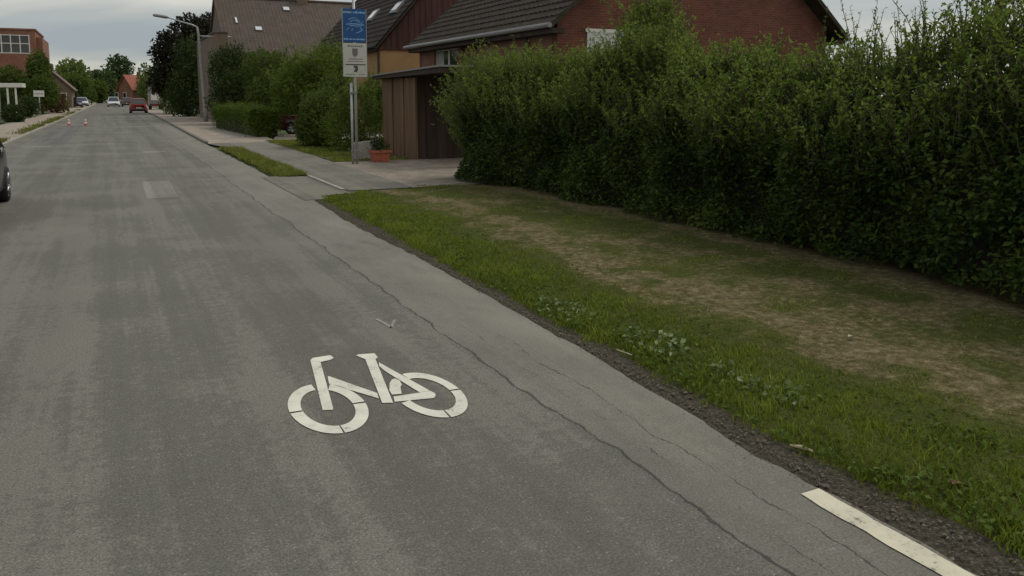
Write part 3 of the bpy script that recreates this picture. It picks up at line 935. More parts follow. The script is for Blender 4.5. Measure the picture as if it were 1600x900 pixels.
for a, b in zip(yy, yy[1:]):
    ja, jb = [(float(fnoise(t * 9, 0, 55, 2)) - 0.5) * 0.022 for t in (a, b)]
    ka, kb = [(float(fnoise(t * 9, 9, 56, 2)) - 0.5) * 0.018 for t in (a, b)]
    ln.add([(2.782 + ja, a, 0.005), (2.9 + ka, a, 0.005), (2.9 + kb, b, 0.005), (2.782 + jb, b, 0.005)], [(0, 1, 2, 3)])
tag(ln.build('edge_line', M['paint_line']), 'worn cream edge line painted along the road beside the gravel', 'road marking')
# chalk tick on the road above the bicycle
tk = MB()
P3 = [G(px, py)[:2] for px, py in ((588, 499), (600, 505), (611, 512), (617, 500))]
for a, b in zip(P3, P3[1:]):
    d = (b - a) / np.linalg.norm(b - a)
    s_ = np.array([-d[1], d[0]]) * 0.012
    tk.add([(*(a - s_), 0.004), (*(b - s_), 0.004), (*(b + s_), 0.004), (*(a + s_), 0.004)], [(0, 1, 2, 3)])
tag(tk.build('chalk_mark', M['seam']), 'small faint chalk tick on the asphalt beyond the bicycle symbol', 'road marking')

# ================================================================== BUILDINGS
def roof_courses(mb, eave0, eave1, ridge0, ridge1, nc, nt_, thick=0.05, amp=0.022):
    """stepped, waved tile courses between an eave line and a ridge line"""
    e0, e1, r0, r1 = map(Vector, (eave0, eave1, ridge0, ridge1))
    nrm = (e1 - e0).cross(r0 - e0).normalized()
    if nrm.z < 0: nrm = -nrm
    for c in range(nc):
        t0, t1 = c / nc, (c + 1.12) / nc
        t1 = min(t1, 1)
        vs = []
        m = nt_ * 4
        for i in range(m + 1):
            u = i / m
            wv = amp * (math.sin(2 * math.pi * i / 4 * 1.0) + 0.35 * math.sin(4 * math.pi * i / 4 + 1))
            lo = (e0.lerp(e1, u)).lerp(r0.lerp(r1, u), t0)
            hi = (e0.lerp(e1, u)).lerp(r0.lerp(r1, u), t1)
            vs += [lo + nrm * (wv - 0.005), lo + nrm * (wv + thick), hi + nrm * (wv + 0.008)]
        fs = []
        for i in range(m):
            a, b = i * 3, (i + 1) * 3
            fs += [(a, b, b + 1, a + 1), (a + 1, b + 1, b + 2, a + 2)]
        mb.add(vs, fs)


# --- near red brick house: ridge runs along the road, gable faces the camera
HX0, HX1, HY0, HY1 = 11.55, 22.2, 20.2, 31.3       # walls
EX0, EX1, EY0, EY1 = 11.06, 22.7, 19.7, 31.8       # roof edges
ZE, PITCH = 3.82, math.tan(R(40))
MXR = (EX0 + EX1) / 2
ZR = ZE + (MXR - EX0) * PITCH
house = thing('brick_house', 'red brick house with dark tiled roof and white shuttered window behind the tall hedge', 'house', (MXR, 25.5, 0))
wz = ZE + (HX0 - EX0) * PITCH - 0.12
mb = MB()
mb.prism([(HX0, -0.1), (HX1, -0.1), (HX1, wz), (MXR, ZR - 0.25), (HX0, wz)], 'y', HY0, HY0 + 0.3)
mb.box(HX1 - .3, HX1, HY0 + .3, HY1, -0.1, wz - .1)
mb.prism([(HX0, -0.1), (HX1, -0.1), (HX1, wz), (MXR, ZR - 0.25), (HX0, wz)], 'y', HY1, HY1 + 0.3)
wall = mb.build('wall', M['brick'], house)
# the wall facing the road has a window, a flat dark panel and paler bricks: built round the opening
WY0, WY1 = 25.2, 27.2      # recessed bay
win_y = [AX(718, 80, HX0)[1], AX(678, 80, HX0)[1]]
mb = MB()
wy0, wy1 = min(win_y), max(win_y)
zs, zh = 2.0, 3.62
mb.box(HX0, HX0 + .3, HY0 + .3, wy0, -0.1, wz - .1)
mb.box(HX0, HX0 + .3, wy1, HY1, -0.1, wz - .1)
mb.box(HX0, HX0 + .3, wy0, wy1, -0.1, zs)
mb.box(HX0, HX0 + .3, wy0, wy1, zh, wz - .1)
mb.build('wall', M['brick_pale'], house, 'paler brick wall facing the road')
fr = MB()
x_ = HX0 + 0.1
for a, b in ((wy0, wy0 + .08), (wy1 - .08, wy1), ((wy0 + wy1) / 2 - .05, (wy0 + wy1) / 2 + .05)):
    fr.box(x_, x_ + .07, a, b, zs + .08, zh - .08)
fr.box(x_, x_ + .07, wy0, wy1, zs, zs + .08)
fr.box(x_, x_ + .07, wy0, wy1, zh - .08, zh)
wn = fr.build('window', M['white'], house, bevel=.008)
MB().box(x_ + .03, x_ + .05, wy0 + .08, wy1 - .08, zs + .08, zh - .08).build('pane', M['glass'], wn)
for a, b in ((wy1 - .75, wy1 - .15), (wy0 + .12, wy0 + .35)):
    k = int((b - a) / .05)
    ct = MB()
    for j in range(k):
        ct.box(x_ + .02 - .004 * (j % 2), x_ + .029, a + j * .05, a + j * .05 + .045, zs + .1, zh - .1)
    ct.build('curtain', M['curtain'], wn)
# brick piers by the window; flat panel coloured dark in place of a recess
pr = MB()
pr.box(HX0 - .12, HX0 - .002, wy0 - 1.5, wy0 - 1.15, -0.1, ZE - .05)
pr.box(HX0 - .12, HX0 - .002, wy0 - .45, wy0 - .1, -0.1, ZE - .05)
pr.build('brick_pier', M['brick'], house)
MB().box(HX0 - .02, HX0 - .003, wy0 - 1.13, wy0 - .47, 0.1, 3.3).build('door', M['wood_dark'], house)
# roof
mb = MB()
roof_courses(mb, (EX0, EY0, ZE), (EX0, EY1, ZE), (MXR, EY0, ZR), (MXR, EY1, ZR), 21, 40)
roof_courses(mb, (EX1, EY0, ZE), (EX1, EY1, ZE), (MXR, EY0, ZR), (MXR, EY1, ZR), 21, 40)
sk = 0.09
mb.hexa([(EX0 + .03, EY0 + .06, ZE - sk), (EX0 + .03, EY1 - .06, ZE - sk), (MXR, EY1 - .06, ZR - sk), (MXR, EY0 + .06, ZR - sk)],
        [(EX0 + .03, EY0 + .06, ZE - .02), (EX0 + .03, EY1 - .06, ZE - .02), (MXR, EY1 - .06, ZR - .02), (MXR, EY0 + .06, ZR - .02)])
mb.hexa([(EX1 - .03, EY0 + .06, ZE - sk), (EX1 - .03, EY1 - .06, ZE - sk), (MXR, EY1 - .06, ZR - sk), (MXR, EY0 + .06, ZR - sk)],
        [(EX1 - .03, EY0 + .06, ZE - .02), (EX1 - .03, EY1 - .06, ZE - .02), (MXR, EY1 - .06, ZR - .02), (MXR, EY0 + .06, ZR - .02)])
roof = mb.build('roof', M['tile_dark'], house)
# verge boards on both gables
for yv in (EY0 - 0.02, EY1 - .04):
    for ex in (EX0, EX1):
        vb = MB().hexa([(ex, yv, ZE - .13), (ex, yv + .06, ZE - .13), (MXR, yv + .06, ZR - .13), (MXR, yv, ZR - .13)],
                [(ex, yv, ZE + .05), (ex, yv + .06, ZE + .05), (MXR, yv + .06, ZR + .05), (MXR, yv, ZR + .05)])
        vb.build('verge_board', M['tile_dark'], house)
# boxed eaves
sf = MB().box(EX0 + .05, HX0 + .002, EY0 + .05, EY1 - .05, ZE - .24, ZE - .1)
sf.build('soffit', M['wood_dark'], house)
sf = MB().box(HX1 - .002, EX1 - .05, EY0 + .05, EY1 - .05, ZE - .24, ZE - .1)
sf.build('soffit', M['wood_dark'], house)
gt = MB()
for k in range(9):
    pass
gt.tube([(EX0 - .06, EY0 - .05, ZE - .03), (EX0 - .06, EY1 + .1, ZE - .03)], 0.075, 10)
gt.build('gutter', M['zinc'], house)
dp = MB()
dy = AX(823, 60, HX0 - .08)[1]
dp.tube([(HX0 - .07, dy, ZE - .242), (HX0 - .07, dy, 0)], .045, 8)
dp.build('downpipe', M['zinc'], house)
# white shuttered window in the gable
a, b = AY(917, 50, HY0), AY(972, 80, HY0)
sh = MB()
z1 = a[2]
for k in range(30):
    sh.box(a[0], a[0] + 1.3, HY0 - .03, HY0 - .004, z1 - .05 * (k + 1) + .004, z1 - .05 * k)
wn = sh.build('window', M['shutter'], house)
MB().box(a[0] - .06, a[0] + 1.36, HY0 - .05, HY0 - .003, z1, z1 + .1).build('shutter_box', M['white'], wn)

# --- timber shed with a flat roof in front of the house
SX, SY = 7.82, 21.8
shed = thing('timber_shed', 'brown timber shed with a flat felt roof beside the sign pole', 'shed', (9.2, 23, 0))
mb = MB()
ny = 6
for k in range(ny):
    ya = SY + k * (24.9 - SY) / ny
    yb = SY + (k + 1) * (24.9 - SY) / ny - .012
    mb.box(SX, SX + .06, ya, yb, 0, 2.36)
for k in (0, 2, 4):
    yc = SY + k * (24.9 - SY) / ny
    mb.box(SX - .035, SX - .002, yc - .06, yc + .06, 0, 2.36)
mb.build('side_wall', M['wood'], shed)
mb = MB()
for k in range(9):
    mb.box(SX + .062 + k * .26, SX + .062 + k * .26 + .25, SY + .02, SY + .08, 0, 2.40)
mb.build('front_wall', M['wood_dark'], shed)
mb = MB().box(SX + .06, SX + 2.4, 24.84, 24.9, 0, 2.36)
mb.box(SX + 2.34, SX + 2.4, SY + .08, 24.84, 0, 2.36)
mb.build('back_wall', M['wood_dark'], shed)
dr = MB().box(SX + .35, SX + 1.2, SY - .02, SY + .018, 0.03, 2.0).build('door', M['wood_dark'], shed, bevel=.01)
MB().tube([(SX + .45, SY - .02, 1.02), (SX + .45, SY - .07, 1.02), (SX + .56, SY - .07, 1.02)], .011, 6).build('handle', M['steel'], dr)
rf = MB()
rf.hexa([(7.55, 19.2, 2.42), (11.0, 19.2, 2.44), (11.0, 25.1, 2.38), (7.55, 25.1, 2.36)], [(7.55, 19.2, 2.57), (11.0, 19.2, 2.59), (11.0, 25.1, 2.53), (7.55, 25.1, 2.45)])
roof2 = rf.build('roof', M['wood_dark'], shed)
rr_ = MB()
rr_.hexa([(7.51, 19.16, 2.575), (11.02, 19.16, 2.595), (11.02, 25.14, 2.535), (7.51, 25.14, 2.455)], [(7.51, 19.16, 2.62), (11.02, 19.16, 2.64), (11.02, 25.14, 2.58), (7.51, 25.14, 2.49)])
rr_.build('roof_edge', M['zinc'], roof2)
ps = MB()
ps.box(10.7, 10.82, 19.35, 19.47, 0, 2.44)
ps.build('post', M['wood'], shed)

# --- ochre house further on, ridge along the road, maroon gable
OX, OY0, OY1, OZ = 11.65, 38.0, 53.0, 4.2
ohouse = thing('ochre_house', 'ochre rendered house with maroon clad gable and two rooflights behind the shed', 'house', (16.6, 45, 0))
OW = 10.0
oz_r = OZ + OW / 2 * math.tan(R(49))
mb = MB()
mb.box(OX + .3, OX + OW - .3, OY0 + .35, OY1 - .3, -0.1, OZ + .0)
mb.build('wall', M['ochre'], ohouse)
mb = MB()
mb.prism([(OX + .3, OZ + .002), (OX + OW - .3, OZ + .002), (OX + OW / 2, oz_r - .3)], 'y', OY0 + .28, OY1 - .25)
for k in range(int(OW / .3)):
    xx = OX + .3 + k * .3
    hgt = (min(xx - OX, OX + OW - xx)) * math.tan(R(49)) - .15
    if hgt > .2:
        mb.box(xx, xx + .025, OY0 + .255, OY0 + .279, OZ + .01, OZ + hgt - .1)
mb.box(OX + .25, OX + OW - .25, OY0 + .25, OY0 + .36, OZ - .12, OZ)
mb.build('gable', M['cladding'], ohouse)
mb = MB()
roof_courses(mb, (OX, OY0, OZ), (OX, OY1, OZ), (OX + OW / 2, OY0, oz_r), (OX + OW / 2, OY1, oz_r), 20, 30, .04, .015)
roof_courses(mb, (OX + OW, OY0, OZ), (OX + OW, OY1, OZ), (OX + OW / 2, OY0, oz_r), (OX + OW / 2, OY1, oz_r), 20, 30, .04, .015)
for ex in (OX, OX + OW):
    mb.hexa([(ex, OY0, OZ - .2), (ex, OY1, OZ - .2), (OX + OW / 2, OY1, oz_r - .2), (OX + OW / 2, OY0, oz_r - .2)],
            [(ex, OY0, OZ - .03), (ex, OY1, OZ - .03), (OX + OW / 2, OY1, oz_r - .03), (OX + OW / 2, OY0, oz_r - .03)])
oroof = mb.build('roof', M['tile_grey'], ohouse)


def on_slope(yc, t):
    return Vector((OX + OW / 2 * t, yc, OZ + (oz_r - OZ) * t))


sn = Vector((-math.sin(R(49)), 0, math.cos(R(49))))
for (px0, py0, px1, py1) in ((575, 35, 594, 16), (611, 23, 633, 3)):
    def slope_hit(px, py):
        d = ray(px, py)
        # plane through (OX, ., OZ) with normal sn
        tt = ((OX - 0) * sn.x + (OZ - CAM_H) * sn.z) / (d[0] * sn.x + d[2] * sn.z)
        return np.array([0, 0, CAM_H]) + d * tt
    lo, hi = slope_hit(px0, py0), slope_hit(px1, py1)
    yc = (lo[1] + hi[1]) / 2
    t0, t1 = (lo[0] - OX) / (OW / 2), (hi[0] - OX) / (OW / 2)
    q = [on_slope(yc - .5, t0), on_slope(yc + .5, t0), on_slope(yc + .5, t1), on_slope(yc - .5, t1)]
    fr = MB().hexa([p + sn * .02 for p in q], [p + sn * .12 for p in q]).build('rooflight', M['zinc'], ohouse)
    q2 = [on_slope(yc - .42, t0 + .02), on_slope(yc + .42, t0 + .02), on_slope(yc + .42, t1 - .02), on_slope(yc - .42, t1 - .02)]
    MB().hexa([p + sn * .122 for p in q2], [p + sn * .14 for p in q2]).build('pane', M['rooflight'], fr)
MB().tube([(OX + .22, OY0 + .3, OZ - .1), (OX + .22, OY0 + .3, 0)], .06, 8).build('downpipe', M['wood_dark'], ohouse)
MB().tube([(OX - .05, OY0, OZ - .02), (OX - .05, OY1, OZ - .02)], .07, 8).build('gutter', M['black'], ohouse)

# --- big brown-roofed barn across the back, ridge at right angles to the road
BY, BX0, BX1, BZ = 66.0, 7.5, 24.0, 9.3
barn = thing('barn', 'large brown roofed farm building with a small chimney behind the green shrubs', 'barn', (15, 66, 0))
bz_e, bh = 4.3, 6.6
mb = MB()
mb.prism([(BY - bh + .35, -0.1), (BY + bh - .35, -0.1), (BY + bh - .35, bz_e + .2), (BY, BZ - .15), (BY - bh + .35, bz_e + .2)], 'x', BX0 + .15, BX0 + .5)
mb.box(BX0 + .5, BX1, BY - bh + .35, BY + bh - .35, -0.1, bz_e)
mb.build('wall', M['tan'], barn)
mb = MB()
roof_courses(mb, (BX0, BY - bh, bz_e), (BX1, BY - bh, bz_e), (BX0, BY, BZ), (BX1, BY, BZ), 30, 60, .018, .010)
roof_courses(mb, (BX0, BY + bh, bz_e), (BX1, BY + bh, bz_e), (BX0, BY, BZ), (BX1, BY, BZ), 6, 10, .035, .014)
for sgn in (-1, 1):
    mb.hexa([(BX0, BY + sgn * bh, bz_e - .2), (BX1, BY + sgn * bh, bz_e - .2), (BX1, BY, BZ - .2), (BX0, BY, BZ - .2)],
            [(BX0, BY + sgn * bh, bz_e - .02), (BX1, BY + sgn * bh, bz_e - .02), (BX1, BY, BZ - .02), (BX0, BY, BZ - .02)])
mb.tube([(BX0, BY, BZ + .04), (BX1, BY, BZ + .04)], .12, 8)
broof = mb.build('roof', M['tile_brown'], barn)
cx_ = AY(470, 5, BY + .3)[0]
mb = MB().box(cx_ - .42, cx_ + .42, BY - .3, BY + .55, BZ - .5, BZ + .55)
mb.box(cx_ - .5, cx_ + .5, BY - .38, BY + .63, BZ + .55, BZ + .68)
mb.build('chimney', M['tan'], broof)
tb = (BZ - bz_e) / bh
bn = Vector((0, -tb, 1)).normalized()
for px, py in ((447, 15), (404, 46), (369, 33)):
    d = ray(px, py)
    tt = (BY * bn.y + (BZ - CAM_H) * bn.z) / (d[1] * bn.y + d[2] * bn.z)
    h_ = np.array([0, 0, CAM_H]) + d * tt
    wd, hg = ((.5, .5) if px > 380 else (.16, .8))
    sl_ = Vector((0, 1, tb)).normalized()
    c_ = Vector(tuple(h_))
    q = [c_ + Vector((sx * wd * .5, 0, 0)) + sl_ * (sy * hg * .5) for sx, sy in ((-1, -1), (1, -1), (1, 1), (-1, 1))]
    fr = MB().hexa([p + bn * .02 for p in q], [p + bn * .1 for p in q]).build('rooflight', M['zinc'], barn)
    q2 = [c_ + (p - c_) * .86 for p in q]
    MB().hexa([p + bn * .102 for p in q2], [p + bn * .115 for p in q2]).build('pane', M['rooflight'], fr)
# tan block against the barn's road side
annex = thing('brick_annexe', 'tall narrow tan brick annexe beside the street lamp', 'building', (7.0, 64, 0))
xa = 6.75
mb = MB().box(xa, BX0 + .1, 59.2, 72.0, -0.1, 6.15)
mb.build('wall', M['tan'], annex)
MB().box(xa - .1, BX0 + .12, 59.1, 72.1, 6.152, 6.22).build('coping', M['felt'], annex)

# --- brick building with a glazed gable, far left
LY = 100.0
lb = thing('glazed_brick_building', 'orange brick building with a large gridded window behind the left trees', 'building', (-9.5, 105, 0))
def lx(px): return float(AY(px, 100, LY)[0])
def lz(py, px=30): return float(AY(px, py, LY)[2])
mb = MB()
x0, x1 = lx(-120), lx(58)
gx0, gx1, gz0, gz1 = lx(-40), lx(48), lz(84), lz(54)
mb.box(x0, gx0, LY, LY + .4, 0, lz(47)); mb.box(gx1, x1, LY, LY + .4, 0, lz(47))
mb.box(gx0, gx1, LY, LY + .4, 0, gz0); mb.box(gx0, gx1, LY, LY + .4, gz1, lz(47))
mb.box(x0, x1, LY + .4, LY + 12, 0, lz(47) - .02)
mb.box(x1 + .004, lx(68), LY + .8, LY + 11, 0, lz(57))
mb.build('wall', M['orange_brick'], lb)
fr = MB()
nvx = 6
for k in range(nvx + 1):
    xx = gx1 - (gx1 - gx0) * k / nvx
    fr.box(xx - .05, xx + .05, LY - .02, LY + .1, gz0, gz1)
zm = (gz0 + gz1) / 2 - .1
for zz in (gz0 + .07, lz(68), gz1 - .07):
    fr.box(gx0 + .05, gx1 - .05, LY - .015, LY + .09, zz - .045, zz + .045)
wn = fr.build('window', M['white'], lb)
MB().box(gx0, gx1, LY + .1, LY + .14, gz0, gz1).build('pane', M['glass'], wn)
MB().box(x0 - .1, x1 + .1, LY - .1, LY + 12.1, lz(47), lz(47) + .18).build('parapet', M['orange_brick'], lb)

# --- low house on the left, gable to the street
def small_house(name, label, x0, x1, y0, y1, ze, zr, wallm, roofm, ridge='y', windows=()):
    h = thing(name, label, 'house', ((x0 + x1) / 2, (y0 + y1) / 2, 0))
    mb = MB()
    o = .4
    if ridge == 'y':
        xm = (x0 + x1) / 2
        mb.prism([(x0, -0.1), (x1, -0.1), (x1, ze), (xm, zr - .15), (x0, ze)], 'y', y0, y1)
        mb.build('wall', M[wallm], h)
        rf = MB()
        for ex in (x0 - o, x1 + o):
            zz = ze - o * (zr - ze) / (xm - x0)
            rf.hexa([(ex, y0 - o, zz), (ex, y1 + o, zz), (xm, y1 + o, zr), (xm, y0 - o, zr)], [(ex, y0 - o, zz + .15), (ex, y1 + o, zz + .15), (xm, y1 + o, zr + .15), (xm, y0 - o, zr + .15)])
    else:
        ym = (y0 + y1) / 2
        mb.prism([(y0, -0.1), (y1, -0.1), (y1, ze), (ym, zr - .15), (y0, ze)], 'x', x0, x1)
        mb.build('wall', M[wallm], h)
        rf = MB()
        for ey in (y0 - o, y1 + o):
            zz = ze - o * (zr - ze) / (ym - y0)
            rf.hexa([(x0 - o, ey, zz), (x1 + o, ey, zz), (x1 + o, ym, zr), (x0 - o, ym, zr)], [(x0 - o, ey, zz + .15), (x1 + o, ey, zz + .15), (x1 + o, ym, zr + .15), (x0 - o, ym, zr + .15)])
    rfo = rf.build('roof', M[roofm], h)
    xm, ym = (x0 + x1) / 2, (y0 + y1) / 2
    MB().box(xm - .3, xm + .3, ym - .3, ym + .3, zr - .3, zr + .9).build('chimney', M[wallm], rfo)
    for (wx, wz_, ww, wh) in windows:
        f_ = MB()
        f_.box(wx, wx + ww, y0 - .06, y0 - .004, wz_, wz_ + wh)
        f_ = f_.build('window', M['white'], h)
        MB().box(wx + .1, wx + ww - .1, y0 - .075, y0 - .062, wz_ + .1, wz_ + wh - .1).build('pane', M['glass'], f_)
    return h


hx0, hx1 = float(AY(84, 150, 128)[0]), float(AY(112, 150, 128)[0])
small_house('small_house', 'low house with faded brown roof and tan wall on the far left pavement', hx0 - 3, hx1, 128, 140, 2.9, 5.4, 'tan', 'tile_old', 'y', ((hx1 - 1.6, 1.0, 1.0, 1.2), (hx1 - 3.6, 1.0, 1.0, 1.2)))
rx0, rx1 = float(AY(183, 150, 195)[0]), float(AY(222, 150, 195)[0])
rh = small_house('red_roofed_house', 'brick house with bright red tiled roof at the far end of the road', rx0 + 2.6, rx1 + 2, 200, 208, 3.4, 6.3, 'brick_pale', 'tile_red', 'y', ((rx0 + 1.6, 1.2, 1.0, 1.3), (rx0 + 4.0, 1.2, 1.0, 1.3)))
rh.rotation_euler.z = R(-48)

# ================================================================== STREET FURNITURE
# --- tall sign on a double pole
sx, sy = 5.86, 21.1
sg = thing('street_sign', 'blue and white sign panels on a grey metal pole by the driveway', 'sign', (sx, sy, 0))
MB().tube([(sx + .03, sy, -0.1), (sx + .03, sy, 4.75)], .038, 14).build('pole', M['steel'], sg)
MB().tube([(sx - .075, sy + .03, -0.1), (sx - .075, sy + .03, 2.18)], .032, 14).build('pole', M['steel'], sg)
for zz in (.35, 1.9):
    MB().box(sx - .115, sx + .075, sy - .045, sy + .075, zz, zz + .04).build('clamp', M['zinc'], sg)
SW = .312
syf = sy - .06


def rrect(x0, x1, z0, z1, r, n=5):
    pts = []
    for cx0, cz0, a0 in ((x1 - r, z1 - r, 0), (x0 + r, z1 - r, 90), (x0 + r, z0 + r, 180), (x1 - r, z0 + r, 270)):
        for k in range(n + 1):
            t = R(a0 + 90 * k / n)
            pts.append((cx0 + r * math.cos(t), cz0 + r * math.sin(t)))
    return pts


xc = sx + .025
def sz_(py):     # height of a photo row on the sign
    return float(AY(556, py, syf)[2])
zb0, zb1, zw0, zw1 = sz_(66), sz_(14), sz_(120), sz_(67.5)
bl = MB().prism(rrect(xc - SW, xc + SW, zb0, zb1, .03), 'y', syf, syf + .012).build('blue_panel', M['blue'], sg)
wh_ = MB().prism(rrect(xc - SW, xc + SW, zw0, zw1, .02), 'y', syf, syf + .012).build('white_panel', M['signwhite'], sg)
for xq in (xc - SW - .0065, xc + SW + .0065):
    MB().box(xq - .0055, xq + .0055, syf - .004, syf + .03, zw0, zb1).build('edge_trim', M['steel'], sg)


def dash_row(mb, x0, x1, z, h, seed, gap=.012):
    """a row of letter-sized marks: lettering too small to read in the photo"""
    r_ = random.Random(seed)
    x_ = x0
    while x_ < x1:
        wd_ = r_.uniform(.012, .05)
        mb.box(x_, min(x_ + wd_, x1), syf - .002, syf - .0005, z, z + h * r_.uniform(.7, 1.0))
        x_ += wd_ + gap * r_.uniform(.6, 1.5)


mb = MB(); dash_row(mb, xc - .29, xc - .06, zb1 - .115, .05, 3); mb.build('lettering', M['sign_green'], bl)
mb = MB(); dash_row(mb, xc - .03, xc + .29, zb1 - .115, .055, 4); mb.build('lettering', M['sign_pale'], bl)
mb = MB(); dash_row(mb, xc - .29, xc + .28, zb0 + .06, .04, 5); mb.build('lettering', M['sign_pale'], bl)
em = MB()
zc = (zb0 + zb1) / 2


def stroke(mb, pts, wd_=.014):
    for (a0, b0), (a1, b1) in zip(pts, pts[1:]):
        d = Vector((a1 - a0, 0, b1 - b0)).normalized()
        s_ = Vector((-d.z, 0, d.x)) * wd_ / 2
        p0, p1 = Vector((a0, syf - .002, b0)), Vector((a1, syf - .002, b1))
        mb.add([p0 - s_, p1 - s_, p1 + s_, p0 + s_], [(0, 1, 2, 3)])


stroke(em, [(xc - .16 + .32 * k / 12, zc + .10 + .10 * math.sin(math.pi * (k + 2) / 14)) for k in range(13)])
stroke(em, [(xc - .12 + .26 * k / 12, zc + .08 + .06 * math.sin(math.pi * (k + 1) / 13)) for k in range(13)])
stroke(em, [(xc - .22, zc + .03), (xc - .05, zc + .045), (xc + .12, zc + .04), (xc + .26, zc + .02)], .02)
stroke(em, [(xc - .12, zc + .0), (xc + .05, zc - .01), (xc + .2, zc + .0)], .016)
stroke(em, [(xc + .14, zc + .02), (xc + .23, zc + .11)], .016)
stroke(em, [(xc + .04, zc - .19), (xc + .13, zc - .16), (xc + .22, zc - .10), (xc + .14, zc - .05)], .016)
stroke(em, [(xc - .22, zc - .13), (xc - .14, zc - .05)], .012)
stroke(em, [(xc - .08, zc - .15), (xc - .05, zc - .08)], .012)
em.build('emblem', M['sign_pale'], bl)
for (xa_, xb_, za_, ha_, sd_) in ((-.19, .2, zw1 - .10, .05, 6), (-.17, .2, zw1 - .43, .035, 7), (-.2, .22, zw1 - .49, .03, 8), (-.25, -.02, zw0 + .05, .03, 10), (.1, .27, zw0 + .05, .03, 11)):
    tx = MB()
    dash_row(tx, xc + xa_, xc + xb_, za_, ha_, sd_)
    tx.build('lettering', M['print_grey'], wh_)
MB().box(xc - .26, xc + .28, syf - .002, syf - .0005, zw1 - .575, zw1 - .545).build('dividing_bar', M['print_black'], wh_)
cr = MB().prism([(xc - .075, zw1 - .14), (xc - .075, zw1 - .28), (xc - .045, zw1 - .335), (xc, zw1 - .36), (xc + .045, zw1 - .335), (xc + .075, zw1 - .28), (xc + .075, zw1 - .14)], 'y', syf - .002, syf - .0005)
cr.build('crest', M['print_grey'], wh_)
cr = MB().prism([(xc - .03, zw0 + .30), (xc - .06, zw0 + .26), (xc + .0, zw0 + .22), (xc - .05, zw0 + .13), (xc + .04, zw0 + .12), (xc + .075, zw0 + .2), (xc + .06, zw0 + .29)], 'y', syf - .002, syf - .0005)
cr.build('crest', M['print_black'], wh_)

# --- street lamp
lx_, ly_ = 6.0, 60.0
lamp = thing('street_lamp', 'grey street lamp with an arm reaching over the road beside the annexe', 'street lamp', (lx_, ly_, 0))
topx = float(AY(308, 42, ly_)[0]); topz = float(AY(308, 42, ly_)[2])
MB().tube([(lx_, ly_, -0.1), (lx_, ly_, .9), (lx_ - .05, ly_, 1.0), (topx + .05, ly_, topz - .5), (topx, ly_, topz)], [.16, .16, .11, .085, .07], 12).build('pole', M['concrete'], lamp)
e = AY(250, 26, ly_)
MB().tube([(topx, ly_, topz - .03), (topx - .3, ly_, topz + .12), (float(e[0]) + .5, ly_, float(e[2]) - .05)], [.06, .05, .04], 8).build('arm', M['steel'], lamp)
MB().tube([(float(e[0]) + .55, ly_, float(e[2]) - .05), (float(e[0]) + .35, ly_, float(e[2])), (float(e[0]) - .35, ly_, float(e[2]) + .08), (float(e[0]) - .45, ly_, float(e[2]) + .07)], [.05, .12, .10, .04], 10).build('lantern', M['zinc'], lamp)
MB().tube([(topx + .02, ly_, topz - .62), (topx + 2.2, ly_, topz - .62)], .045, 8).build('bracket', M['steel'], lamp)

# --- traffic cones
def cone(loc):
    t = thing('traffic_cone', 'orange and white traffic cone', 'traffic cone', loc, 0, 'traffic cones on the road')
    MB().box(-.19, .19, -.19, .19, 0, .035).build('base', M['cone'], t, world=False, bevel=.01)
    MB().lathe([(.135, .036), (.028, .64), (.0, .642)], (0, 0, 0)).build('body', M['cone'], t, world=False)
    cr_ = lambda z: .135 - (.107 / .604) * (z - .036) + .003
    for z0_, z1_ in ((.17, .31), (.42, .54)):
        MB().lathe([(cr_(z0_), z0_), (cr_(z1_), z1_)], (0, 0, 0)).build('reflective_band', M['conew'], t, world=False)
    return t


c1 = cone((-2.3, 56.6, 0.004))
c1.scale = (.72, .72, .72)
c2 = copy_tree(c1)
c2.location = (-1.38, 56.3, 0.004)
c1['label'] = 'left traffic cone, orange and white, closer to the left kerb'
c2['label'] = 'right traffic cone, orange and white, closer to the lane middle'

# --- terracotta trough with a plant, and a concrete block behind it
px_, py_ = 6.66, 21.55
pot = thing('plant_trough', 'square terracotta trough with a dark plant at the shed corner', 'planter', (px_, py_, .02))
mb = MB()
a0, a1, hh = .20, .24, .33
for (b0, z0, b1, z1) in ((a0, .02, a1, hh), (a1 + .03, hh - .06, a1 + .03, hh + .01)):
    mb.hexa([(px_ - b0, py_ - b0, z0), (px_ + b0, py_ - b0, z0), (px_ + b0, py_ + b0, z0), (px_ - b0, py_ + b0, z0)], [(px_ - b1, py_ - b1, z1), (px_ + b1, py_ - b1, z1), (px_ + b1, py_ + b1, z1), (px_ - b1, py_ + b1, z1)])
mb.build('pot', M['terracotta'], pot, bevel=.012)
P_, N_ = blob_points([(px_, py_, .43, .29, .27, .2), (px_ - .10, py_, .54, .14, .14, .14)], 900, .8, .3, 5)
v, f, tn = leaves(P_, N_, .07, crown_tone(P_, 4), .5)
raw_mesh('foliage', v, f, M['lf_dark'], pot, {'tone': tn})
blk = thing('concrete_block', 'pale weathered concrete block behind the sign pole', 'block', (6.6, 22.6, 0))
mb = MB().hexa([(6.22, 22.5, 0), (6.98, 22.45, 0), (6.96, 22.85, 0), (6.24, 22.9, 0)], [(6.25, 22.53, .5), (6.95, 22.48, .58), (6.93, 22.82, .56), (6.27, 22.87, .48)])
mb.build('block', M['concrete'], blk, bevel=.03)
MB().tube([(6.92, 22.6, .575), (6.94, 22.6, .72)], .03, 8).build('peg', M['white'], blk)

